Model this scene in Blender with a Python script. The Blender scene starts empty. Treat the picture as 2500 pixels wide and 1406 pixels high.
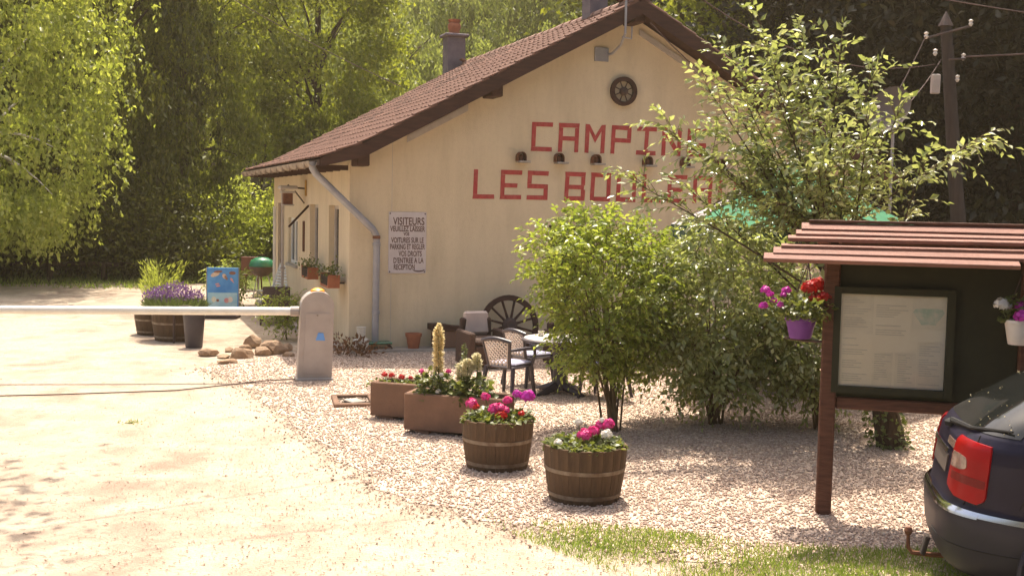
import bpy, math, random
import numpy as np
from mathutils import Matrix, Vector

R = math.radians
S = bpy.context.scene
COL = S.collection

# ------------------------------------------------------------------ camera, sky, sun, exposure
cam_d = bpy.data.cameras.new('camera')
cam = bpy.data.objects.new('camera', cam_d)
COL.objects.link(cam)
cam_d.sensor_width = 36.0
cam_d.lens = 40.32
cam_d.clip_start = 0.05
cam_d.clip_end = 2000
cam.matrix_world = Matrix.Translation((0, 0, 2.5)) @ Matrix.Rotation(R(90 - 4.248), 4, 'X') @ Matrix.Rotation(R(1.15), 4, 'Z')
S.camera = cam

SUN_EL, SUN_AZ = 66.0, 1.0       # azimuth clockwise from +Y
W = bpy.data.worlds.new('World')
S.world = W
W.use_nodes = True
wn = W.node_tree.nodes
sky = wn.new('ShaderNodeTexSky')
sky.sky_type = 'NISHITA'
sky.sun_disc = False
sky.sun_elevation = R(SUN_EL)
sky.sun_rotation = R(SUN_AZ)
sky.air_density = 1.0
sky.dust_density = 7.0
sky.ozone_density = 0.0
wn['Background'].inputs[1].default_value = 0.15
W.node_tree.links.new(sky.outputs[0], wn['Background'].inputs[0])
sl = bpy.data.lights.new('sun', 'SUN')
sl.energy = 4.2
sl.angle = R(0.53)
sl.color = (1.0, 0.905, 0.77)
sun = bpy.data.objects.new('sun', sl)
COL.objects.link(sun)
sd = Vector((math.sin(R(SUN_AZ)) * math.cos(R(SUN_EL)), math.cos(R(SUN_AZ)) * math.cos(R(SUN_EL)), math.sin(R(SUN_EL))))
sun.rotation_euler = sd.to_track_quat('Z', 'Y').to_euler()
sun.location = sd * 60
S.view_settings.view_transform = 'Standard'
S.view_settings.look = 'None'
S.view_settings.exposure = 0.95
S.view_settings.gamma = 1.0
S.view_settings.use_curve_mapping = False
S.cycles.max_bounces = 6
S.cycles.diffuse_bounces = 4
S.cycles.glossy_bounces = 3
S.cycles.volume_bounces = 0
S.cycles.transparent_max_bounces = 8
S.cycles.use_denoising = True

# ------------------------------------------------------------------ materials
def rgba(c):
    return (c[0], c[1], c[2], 1.0)

def mat(name, c1, c2=None, scale=6.0, rough=0.75, bump=0.0, bscale=None, spec=0.3, metal=0.0, coat=0.0, detail=5.0, lo=0.35, hi=0.65, stretch=None, island=0.0):
    m = bpy.data.materials.new(name)
    m.use_nodes = True
    nt = m.node_tree
    b = nt.nodes['Principled BSDF']
    b.inputs['Roughness'].default_value = rough
    b.inputs['Specular IOR Level'].default_value = spec
    b.inputs['Metallic'].default_value = metal
    b.inputs['Coat Weight'].default_value = coat
    b.inputs['Coat Roughness'].default_value = 0.06
    tc = nt.nodes.new('ShaderNodeTexCoord')
    vec = tc.outputs['Object']
    if stretch:
        mp = nt.nodes.new('ShaderNodeMapping')
        mp.inputs['Scale'].default_value = stretch
        nt.links.new(vec, mp.inputs[0])
        vec = mp.outputs[0]
    if c2 is None:
        c2 = tuple(x * 0.82 for x in c1)
    n = nt.nodes.new('ShaderNodeTexNoise')
    n.inputs['Scale'].default_value = scale
    n.inputs['Detail'].default_value = detail
    n.inputs['Roughness'].default_value = 0.6
    nt.links.new(vec, n.inputs['Vector'])
    cr = nt.nodes.new('ShaderNodeValToRGB')
    cr.color_ramp.elements[0].position = lo
    cr.color_ramp.elements[1].position = hi
    cr.color_ramp.elements[0].color = rgba(c1)
    cr.color_ramp.elements[1].color = rgba(c2)
    fac = n.outputs[0]
    if island > 0:
        g = nt.nodes.new('ShaderNodeNewGeometry')
        mx = nt.nodes.new('ShaderNodeMix')
        mx.inputs[0].default_value = island
        nt.links.new(n.outputs[0], mx.inputs[2])
        nt.links.new(g.outputs['Random Per Island'], mx.inputs[3])
        fac = mx.outputs[0]
    nt.links.new(fac, cr.inputs[0])
    nt.links.new(cr.outputs[0], b.inputs['Base Color'])
    if bump > 0:
        n2 = nt.nodes.new('ShaderNodeTexNoise')
        n2.inputs['Scale'].default_value = bscale or scale * 4
        n2.inputs['Detail'].default_value = 4
        nt.links.new(vec, n2.inputs['Vector'])
        bp = nt.nodes.new('ShaderNodeBump')
        bp.inputs['Strength'].default_value = bump
        bp.inputs['Distance'].default_value = 0.02
        nt.links.new(n2.outputs[0], bp.inputs['Height'])
        nt.links.new(bp.outputs[0], b.inputs['Normal'])
    return m

def leafmat(name, cols, trans=0.45, rough=0.42, spec=0.5, tint=(1.25, 1.2, 0.55), nscale=0.5):
    m = bpy.data.materials.new(name)
    m.use_nodes = True
    nt = m.node_tree
    b = nt.nodes['Principled BSDF']
    b.inputs['Roughness'].default_value = rough
    b.inputs['Specular IOR Level'].default_value = spec
    g = nt.nodes.new('ShaderNodeNewGeometry')
    tc = nt.nodes.new('ShaderNodeTexCoord')
    n = nt.nodes.new('ShaderNodeTexNoise')
    n.inputs['Scale'].default_value = nscale
    n.inputs['Detail'].default_value = 3
    nt.links.new(tc.outputs['Object'], n.inputs['Vector'])
    mx = nt.nodes.new('ShaderNodeMix')
    mx.inputs[0].default_value = 0.45
    nt.links.new(g.outputs['Random Per Island'], mx.inputs[2])
    nt.links.new(n.outputs[0], mx.inputs[3])
    cr = nt.nodes.new('ShaderNodeValToRGB')
    e = cr.color_ramp.elements
    e[0].position = 0.2
    e[1].position = 0.85
    e[0].color = rgba(cols[0])
    e[1].color = rgba(cols[-1])
    for i, c in enumerate(cols[1:-1]):
        x = e.new(0.2 + 0.65 * (i + 1) / (len(cols) - 1))
        x.color = rgba(c)
    nt.links.new(mx.outputs[0], cr.inputs[0])
    nt.links.new(cr.outputs[0], b.inputs['Base Color'])
    tr = nt.nodes.new('ShaderNodeBsdfTranslucent')
    mul = nt.nodes.new('ShaderNodeMix')
    mul.data_type = 'RGBA'
    mul.blend_type = 'MULTIPLY'
    mul.clamp_result = False
    mul.inputs[0].default_value = 1.0
    mul.inputs[7].default_value = rgba(tint)
    nt.links.new(cr.outputs[0], mul.inputs[6])
    nt.links.new(mul.outputs[2], tr.inputs[0])
    ms = nt.nodes.new('ShaderNodeMixShader')
    ms.inputs[0].default_value = trans
    nt.links.new(b.outputs[0], ms.inputs[1])
    nt.links.new(tr.outputs[0], ms.inputs[2])
    nt.links.new(ms.outputs[0], nt.nodes['Material Output'].inputs[0])
    return m

M = {}
M['plaster'] = mat('plaster', (0.71, 0.585, 0.40), (0.65, 0.53, 0.355), scale=0.9, rough=0.9, bump=0.35, bscale=70, detail=8, lo=0.3, hi=0.7)
def add_streaks(m, amount, stretch, scale, lo=0.45, hi=0.75):
    """uneven weather stains multiplied into the base colour"""
    nt = m.node_tree
    b = nt.nodes['Principled BSDF']
    src = b.inputs['Base Color'].links[0].from_socket
    tc = nt.nodes.new('ShaderNodeTexCoord')
    mp = nt.nodes.new('ShaderNodeMapping')
    mp.inputs['Scale'].default_value = stretch
    nt.links.new(tc.outputs['Object'], mp.inputs[0])
    n = nt.nodes.new('ShaderNodeTexNoise')
    n.inputs['Scale'].default_value = scale
    n.inputs['Detail'].default_value = 7
    n.inputs['Roughness'].default_value = 0.7
    nt.links.new(mp.outputs[0], n.inputs['Vector'])
    cr = nt.nodes.new('ShaderNodeValToRGB')
    cr.color_ramp.elements[0].position = lo
    cr.color_ramp.elements[1].position = hi
    cr.color_ramp.elements[0].color = (1, 1, 1, 1)
    cr.color_ramp.elements[1].color = (1 - amount, 1 - amount * 1.1, 1 - amount * 1.25, 1)
    nt.links.new(n.outputs[0], cr.inputs[0])
    mx = nt.nodes.new('ShaderNodeMix')
    mx.data_type = 'RGBA'
    mx.blend_type = 'MULTIPLY'
    mx.inputs[0].default_value = 1.0
    nt.links.new(src, mx.inputs[6])
    nt.links.new(cr.outputs[0], mx.inputs[7])
    nt.links.new(mx.outputs[2], b.inputs['Base Color'])
add_streaks(M['plaster'], 0.16, (1, 1, 0.16), 2.2)
add_streaks(M['plaster'], 0.10, (1, 1, 1), 14, 0.5, 0.8)
M['concrete'] = mat('concrete', (0.42, 0.37, 0.31), (0.30, 0.26, 0.22), scale=4, rough=0.9, bump=0.4)
M['tile'] = mat('roof_tile', (0.085, 0.042, 0.030), (0.225, 0.118, 0.082), scale=7, rough=0.85, bump=0.5, bscale=40, island=0.45, lo=0.25, hi=0.75)
M['ridge'] = mat('ridge_tile', (0.22, 0.12, 0.09), (0.34, 0.22, 0.17), scale=5, rough=0.9)
M['darkwood'] = mat('stained_wood', (0.045, 0.020, 0.013), (0.075, 0.034, 0.021), scale=3, rough=0.7, bump=0.3, bscale=60, stretch=(1, 1, 6))
M['boardwood'] = mat('board_wood', (0.075, 0.030, 0.017), (0.13, 0.055, 0.032), scale=4, rough=0.7, bump=0.3, stretch=(1, 8, 8))
M['plank'] = mat('roof_plank', (0.30, 0.14, 0.10), (0.17, 0.075, 0.05), scale=3, rough=0.6, bump=0.4, bscale=30, stretch=(1, 10, 10), lo=0.3, hi=0.7)
M['greenboard'] = mat('green_board', (0.026, 0.026, 0.013), (0.034, 0.033, 0.016), rough=0.8)
M['zinc'] = mat('zinc', (0.36, 0.35, 0.36), (0.28, 0.27, 0.28), scale=3, rough=0.5, metal=0.2, spec=0.4)
M['gutter'] = mat('gutter_paint', (0.40, 0.33, 0.26), (0.26, 0.20, 0.15), scale=5, rough=0.7)
M['redpaint'] = mat('red_paint', (0.43, 0.065, 0.060), (0.46, 0.14, 0.11), scale=9, rough=0.9, lo=0.45, hi=0.8)
add_streaks(M['redpaint'], 0.3, (1, 1, 0.4), 18, 0.5, 0.7)
M['white'] = mat('white_paint', (0.78, 0.76, 0.70), (0.70, 0.67, 0.60), scale=5, rough=0.45)
M['signwhite'] = mat('sign_enamel', (0.62, 0.55, 0.53), (0.55, 0.48, 0.46), scale=4, rough=0.5)
M['ink'] = mat('dark_ink', (0.10, 0.055, 0.045), (0.16, 0.09, 0.07), scale=20, rough=0.8)
M['iron'] = mat('dark_iron', (0.06, 0.045, 0.04), (0.10, 0.06, 0.045), scale=10, rough=0.7)
M['rust'] = mat('rust', (0.20, 0.085, 0.04), (0.12, 0.05, 0.03), scale=12, rough=0.85)
M['slate'] = mat('chimney_slate', (0.13, 0.11, 0.12), (0.19, 0.16, 0.17), scale=4, rough=0.8, bump=0.3)
M['terracotta'] = mat('terracotta', (0.40, 0.15, 0.075), (0.30, 0.11, 0.06), scale=6, rough=0.85)
M['trough'] = mat('trough_concrete', (0.215, 0.125, 0.08), (0.15, 0.09, 0.06), scale=3.5, rough=0.9, bump=0.4, bscale=50, lo=0.3, hi=0.7)
M['stave'] = mat('oak_stave', (0.070, 0.042, 0.022), (0.125, 0.078, 0.042), scale=5, rough=0.8, bump=0.3, bscale=30, stretch=(3, 3, 0.6), lo=0.3, hi=0.7)
M['hoop'] = mat('hoop_iron', (0.26, 0.21, 0.15), (0.13, 0.085, 0.055), scale=9, rough=0.65, metal=0.3)
M['soil'] = mat('soil', (0.06, 0.04, 0.025), (0.035, 0.024, 0.016), scale=20, rough=1.0, bump=0.8)
M['greypaint'] = mat('grey_paint', (0.40, 0.35, 0.315), (0.33, 0.285, 0.255), scale=2.5, rough=0.55, spec=0.4)
M['darkplastic'] = mat('dark_plastic', (0.035, 0.028, 0.036), (0.045, 0.036, 0.045), rough=0.42, spec=0.5)
M['paleplastic'] = mat('pale_plastic', (0.62, 0.53, 0.45), (0.55, 0.46, 0.40), rough=0.5)
M['cushion'] = mat('cushion', (0.36, 0.36, 0.46), (0.30, 0.30, 0.40), rough=0.9)
M['beige_cushion'] = mat('beige_cushion', (0.50, 0.40, 0.35), (0.44, 0.35, 0.31), rough=0.95)
M['wicker'] = mat('wicker', (0.05, 0.028, 0.02), (0.09, 0.05, 0.035), scale=60, rough=0.7, bump=0.6)
M['tabletop'] = mat('table_top', (0.60, 0.56, 0.52), (0.52, 0.48, 0.44), rough=0.35)
M['greencloth'] = mat('green_cloth', (0.045, 0.20, 0.095), (0.035, 0.155, 0.075), scale=3, rough=0.85)
M['darkgreencloth'] = mat('dark_green_cloth', (0.02, 0.055, 0.035), (0.03, 0.07, 0.045), scale=3, rough=0.85)
M['greycloth'] = mat('grey_cloth', (0.33, 0.30, 0.29), (0.27, 0.25, 0.24), scale=3, rough=0.85)
M['orange'] = mat('orange_lens', (0.85, 0.36, 0.04), (0.75, 0.28, 0.03), rough=0.3)
M['blue'] = mat('blue_sticker', (0.10, 0.26, 0.62), (0.14, 0.32, 0.68), rough=0.5)
M['stone'] = mat('rock', (0.36, 0.25, 0.16), (0.22, 0.14, 0.085), scale=5, rough=0.95, bump=0.6, bscale=25, lo=0.3, hi=0.7)
M['cable'] = mat('cable_rubber', (0.10, 0.06, 0.05), rough=0.7)
M['wood_grey'] = mat('weathered_wood', (0.04, 0.03, 0.025), (0.065, 0.05, 0.042), scale=3, rough=0.9, bump=0.3, stretch=(4, 4, 0.5))
M['bark'] = mat('bark', (0.10, 0.07, 0.045), (0.05, 0.034, 0.022), scale=7, rough=0.95, bump=0.7, stretch=(2, 2, 0.6))
M['birchbark'] = mat('birch_bark', (0.55, 0.50, 0.43), (0.12, 0.09, 0.07), scale=5, rough=0.8, stretch=(0.7, 0.7, 5), lo=0.5, hi=0.72)
M['twig'] = mat('twig_bark', (0.17, 0.12, 0.06), (0.11, 0.075, 0.04), rough=0.9)
M['purplepot'] = mat('purple_plastic', (0.16, 0.045, 0.26), (0.14, 0.04, 0.22), rough=0.45)
M['whitepot'] = mat('white_plastic', (0.72, 0.66, 0.58), (0.66, 0.60, 0.52), rough=0.45)
M['paper'] = mat('paper', (0.90, 0.80, 0.64), (0.86, 0.75, 0.59), scale=4, rough=0.85)
M['paper2'] = mat('paper_aged', (0.87, 0.77, 0.61), (0.80, 0.70, 0.55), scale=9, rough=0.85)
M['print'] = mat('print_grey', (0.56, 0.50, 0.41), (0.70, 0.63, 0.52), scale=60, rough=0.85)
M['printgreen'] = mat('print_green', (0.50, 0.58, 0.44), (0.74, 0.68, 0.55), scale=18, rough=0.85)
M['greenenamel'] = mat('green_enamel', (0.03, 0.17, 0.085), (0.025, 0.14, 0.07), rough=0.2, spec=0.6)
M['postblue'] = mat('poster_blue', (0.05, 0.22, 0.55), (0.13, 0.36, 0.66), scale=2.5, rough=0.5)
M['postcyan'] = mat('poster_cyan', (0.28, 0.52, 0.64), (0.42, 0.62, 0.68), scale=5, rough=0.5)
M['cream'] = mat('ice_cream_print', (0.72, 0.60, 0.46), (0.62, 0.44, 0.30), scale=20, rough=0.5)
M['brownprint'] = mat('brown_print', (0.22, 0.10, 0.07), (0.32, 0.15, 0.10), scale=20, rough=0.5)
M['pinkprint'] = mat('pink_print', (0.60, 0.24, 0.25), (0.66, 0.38, 0.34), scale=20, rough=0.5)
M['redflower'] = leafmat('red_petals', [(0.50, 0.012, 0.010), (0.62, 0.02, 0.015)], trans=0.3, tint=(1.1, 1, 1))
M['pinkflower'] = leafmat('pink_petals', [(0.58, 0.03, 0.20), (0.72, 0.07, 0.30)], trans=0.3, tint=(1.1, 1, 1))
M['magentaflower'] = leafmat('magenta_petals', [(0.50, 0.02, 0.36), (0.62, 0.05, 0.46)], trans=0.3, tint=(1.1, 1, 1))
M['whiteflower'] = leafmat('white_petals', [(0.74, 0.70, 0.62), (0.80, 0.77, 0.70)], trans=0.3, tint=(1, 1, 1))
M['yellowflower'] = leafmat('yellow_florets', [(0.80, 0.66, 0.34), (0.88, 0.78, 0.50)], trans=0.5, tint=(1, 1, 1))
M['creamflower'] = leafmat('cream_florets', [(0.66, 0.60, 0.36), (0.74, 0.68, 0.46)], trans=0.3, tint=(1, 1, 1))
M['purpleflower'] = leafmat('purple_florets', [(0.17, 0.075, 0.21), (0.27, 0.14, 0.30)], trans=0.3, tint=(1, 1, 1))
M['leaf_plant'] = leafmat('plant_leaves', [(0.09, 0.12, 0.035), (0.20, 0.22, 0.07)], trans=0.4)
M['leaf_grey'] = leafmat('lavender_leaves', [(0.10, 0.14, 0.06), (0.16, 0.20, 0.09)], trans=0.35)
M['leaf_dry'] = leafmat('dry_leaves', [(0.16, 0.07, 0.03), (0.24, 0.13, 0.06)], trans=0.3, tint=(1, 1, 1))
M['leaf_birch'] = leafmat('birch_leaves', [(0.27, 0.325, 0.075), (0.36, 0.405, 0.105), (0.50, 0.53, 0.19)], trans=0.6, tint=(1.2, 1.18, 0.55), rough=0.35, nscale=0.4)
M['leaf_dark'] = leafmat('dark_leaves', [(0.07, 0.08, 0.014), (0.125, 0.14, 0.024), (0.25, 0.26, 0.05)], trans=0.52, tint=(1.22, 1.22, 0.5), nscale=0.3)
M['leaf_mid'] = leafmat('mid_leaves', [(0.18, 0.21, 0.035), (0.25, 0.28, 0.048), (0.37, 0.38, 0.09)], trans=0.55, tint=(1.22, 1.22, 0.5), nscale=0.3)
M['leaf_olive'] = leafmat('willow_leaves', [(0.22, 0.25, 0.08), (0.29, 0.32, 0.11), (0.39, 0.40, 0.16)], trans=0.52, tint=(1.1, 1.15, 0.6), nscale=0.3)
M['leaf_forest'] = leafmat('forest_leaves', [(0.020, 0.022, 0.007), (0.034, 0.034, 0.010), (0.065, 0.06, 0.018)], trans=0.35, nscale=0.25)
M['leaf_shrub'] = leafmat('shrub_leaves', [(0.19, 0.25, 0.05), (0.27, 0.33, 0.07), (0.40, 0.43, 0.14)], trans=0.54, tint=(1.2, 1.18, 0.55), rough=0.33, spec=0.55, nscale=2.0)
M['leaf_glossy'] = leafmat('glossy_leaves', [(0.22, 0.255, 0.09), (0.31, 0.34, 0.14), (0.46, 0.47, 0.26)], trans=0.5, rough=0.26, spec=0.9, nscale=2.0, tint=(1.1, 1.12, 0.65))
M['grass'] = leafmat('grass_blades', [(0.18, 0.25, 0.05), (0.26, 0.32, 0.07), (0.42, 0.42, 0.16)], trans=0.5, tint=(1.1, 1.2, 0.6), nscale=1.5)
M['carpaint'] = mat('dark_blue_car_paint', (0.010, 0.008, 0.020), (0.012, 0.010, 0.024), rough=0.45, spec=0.15, coat=0.22)
M['bumper'] = mat('bumper_paint', (0.016, 0.015, 0.026), (0.020, 0.018, 0.028), rough=0.5, coat=0.15, spec=0.3)
M['carglass'] = mat('car_glass', (0.010, 0.011, 0.010), (0.012, 0.013, 0.012), rough=0.08, spec=0.5)
M['redlens'] = mat('red_lens', (0.24, 0.0015, 0.003), (0.31, 0.002, 0.004), scale=5, rough=0.3, spec=0.2, coat=0.08)
M['clearlens'] = mat('clear_lens', (0.26, 0.17, 0.13), (0.18, 0.11, 0.09), scale=40, rough=0.2, spec=0.6, coat=1.0)
M['darkred'] = mat('dark_red_lens', (0.12, 0.001, 0.002), (0.16, 0.002, 0.002), scale=30, rough=0.3, spec=0.3)
M['chrome'] = mat('chrome', (0.70, 0.70, 0.74), (0.62, 0.62, 0.66), rough=0.14, metal=1.0)
M['rubber'] = mat('rubber', (0.018, 0.017, 0.016), rough=0.8)
M['alloy'] = mat('wheel_alloy', (0.34, 0.33, 0.32), (0.26, 0.25, 0.24), rough=0.4, metal=0.6)
M['gravelstone'] = mat('gravel_stone', (0.37, 0.26, 0.20), (0.60, 0.48, 0.385), scale=3, rough=0.9, island=0.85, lo=0.1, hi=0.95)
M['curtain'] = mat('curtain', (0.50, 0.43, 0.38), (0.40, 0.34, 0.30), scale=3, rough=0.9, stretch=(9, 9, 0.5))
M['woodbrown'] = mat('brown_door', (0.14, 0.055, 0.03), (0.10, 0.04, 0.025), rough=0.6)
M['frame'] = mat('window_frame', (0.50, 0.44, 0.38), (0.42, 0.36, 0.31), rough=0.6)
M['dish'] = mat('dish_grey', (0.12, 0.095, 0.08), (0.10, 0.08, 0.068), rough=0.6)

def glassmat(name, col, rough=0.05):
    m = bpy.data.materials.new(name)
    m.use_nodes = True
    nt = m.node_tree
    b = nt.nodes['Principled BSDF']
    b.inputs['Base Color'].default_value = rgba(col)
    b.inputs['Roughness'].default_value = rough
    t = nt.nodes.new('ShaderNodeBsdfTransparent')
    ms = nt.nodes.new('ShaderNodeMixShader')
    fr = nt.nodes.new('ShaderNodeFresnel')
    fr.inputs[0].default_value = 1.5
    gl = nt.nodes.new('ShaderNodeBsdfGlossy')
    gl.inputs['Roughness'].default_value = rough
    nt.links.new(fr.outputs[0], ms.inputs[0])
    nt.links.new(t.outputs[0], ms.inputs[1])
    nt.links.new(gl.outputs[0], ms.inputs[2])
    nt.links.new(ms.outputs[0], nt.nodes['Material Output'].inputs[0])
    return m
M['glass'] = glassmat('clear_glass', (0.8, 0.8, 0.8))

def groundmat(name, cols, scales, bump=0.5, speck=None, stretch=(1, 1, 1)):
    """layers of noise between colours, world coordinates"""
    m = bpy.data.materials.new(name)
    m.use_nodes = True
    nt = m.node_tree
    b = nt.nodes['Principled BSDF']
    b.inputs['Roughness'].default_value = 0.95
    b.inputs['Specular IOR Level'].default_value = 0.1
    tc = nt.nodes.new('ShaderNodeTexCoord')
    prev = None
    for i in range(1, len(cols)):
        n = nt.nodes.new('ShaderNodeTexNoise')
        n.inputs['Scale'].default_value = scales[i - 1]
        n.inputs['Detail'].default_value = 6
        n.inputs['Roughness'].default_value = 0.65
        mpg = nt.nodes.new('ShaderNodeMapping')
        mpg.inputs['Scale'].default_value = stretch if i == 1 else (1, 1, 1)
        mpg.inputs['Rotation'].default_value = (0, 0, R(-22) if i == 1 else 0)
        nt.links.new(tc.outputs['Object'], mpg.inputs[0])
        nt.links.new(mpg.outputs[0], n.inputs['Vector'])
        cr = nt.nodes.new('ShaderNodeValToRGB')
        cr.color_ramp.elements[0].position = 0.42
        cr.color_ramp.elements[1].position = 0.62
        nt.links.new(n.outputs[0], cr.inputs[0])
        mx = nt.nodes.new('ShaderNodeMix')
        mx.data_type = 'RGBA'
        nt.links.new(cr.outputs[0], mx.inputs[0])
        if prev is None:
            mx.inputs[6].default_value = rgba(cols[0])
        else:
            nt.links.new(prev, mx.inputs[6])
        mx.inputs[7].default_value = rgba(cols[i])
        prev = mx.outputs[2]
    if speck:
        v = nt.nodes.new('ShaderNodeTexVoronoi')
        v.inputs['Scale'].default_value = speck[1]
        nt.links.new(tc.outputs['Object'], v.inputs['Vector'])
        sp = nt.nodes.new('ShaderNodeSeparateColor')
        nt.links.new(v.outputs['Color'], sp.inputs[0])
        cr = nt.nodes.new('ShaderNodeValToRGB')
        cr.color_ramp.elements[0].position = speck[2]
        cr.color_ramp.elements[1].position = min(1.0, speck[2] + 0.08)
        nt.links.new(sp.outputs[0], cr.inputs[0])
        mx = nt.nodes.new('ShaderNodeMix')
        mx.data_type = 'RGBA'
        nt.links.new(cr.outputs[0], mx.inputs[0])
        nt.links.new(prev, mx.inputs[6])
        mx.inputs[7].default_value = rgba(speck[0])
        prev = mx.outputs[2]
    nt.links.new(prev, b.inputs['Base Color'])
    n2 = nt.nodes.new('ShaderNodeTexNoise')
    n2.inputs['Scale'].default_value = 45
    n2.inputs['Detail'].default_value = 5
    nt.links.new(tc.outputs['Object'], n2.inputs['Vector'])
    bp = nt.nodes.new('ShaderNodeBump')
    bp.inputs['Strength'].default_value = bump
    bp.inputs['Distance'].default_value = 0.03
    nt.links.new(n2.outputs[0], bp.inputs['Height'])
    nt.links.new(bp.outputs[0], b.inputs['Normal'])
    return m

M['ground'] = groundmat('meadow_ground', [(0.05, 0.058, 0.018), (0.09, 0.10, 0.03), (0.10, 0.07, 0.04)], [0.35, 0.9])
M['drive'] = groundmat('sandy_drive', [(0.42, 0.34, 0.255), (0.29, 0.205, 0.155), (0.45, 0.375, 0.285)], [0.9, 1.7], bump=0.7, speck=((0.33, 0.24, 0.18), 26, 0.9), stretch=(1.0, 0.3, 1))
M['gravelbed'] = groundmat('gravel_bed', [(0.50, 0.375, 0.29), (0.42, 0.305, 0.235)], [2.0], bump=0.7, speck=((0.70, 0.56, 0.44), 40, 0.6))
M['lawn'] = groundmat('lawn', [(0.10, 0.12, 0.03), (0.14, 0.16, 0.045)], [0.6])
M['forestfloor'] = groundmat('forest_floor', [(0.03, 0.028, 0.012), (0.045, 0.04, 0.018)], [0.4])

# ------------------------------------------------------------------ mesh helpers
def link(o, parent=None):
    COL.objects.link(o)
    if parent is not None:
        o.parent = parent
    return o

def tag(o, label, cat, group=None, kind=None):
    if label:
        o['label'] = label
    if cat:
        o['category'] = cat
    if group:
        o['group'] = group
    if kind:
        o['kind'] = kind
    return o

def thing(name, label, cat, loc=(0, 0, 0), rz=0.0, group=None):
    o = bpy.data.objects.new(name, None)
    o.empty_display_size = 0.1
    link(o)
    o.location = loc
    o.rotation_euler = (0, 0, rz)
    return tag(o, label, cat, group)

def fast(name, verts, faces, m, parent=None, smooth=False):
    """verts (N,3) array, faces (F,k) array"""
    me = bpy.data.meshes.new(name)
    v = np.asarray(verts, dtype=np.float32)
    f = np.asarray(faces, dtype=np.int32)
    k = f.shape[1]
    me.vertices.add(len(v))
    me.vertices.foreach_set('co', v.ravel())
    me.loops.add(f.size)
    me.loops.foreach_set('vertex_index', f.ravel())
    me.polygons.add(len(f))
    me.polygons.foreach_set('loop_start', np.arange(0, f.size, k, dtype=np.int32))
    if smooth:
        me.polygons.foreach_set('use_smooth', np.ones(len(f), dtype=bool))
    me.update(calc_edges=True)
    me.materials.append(M[m])
    return link(bpy.data.objects.new(name, me), parent)

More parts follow.
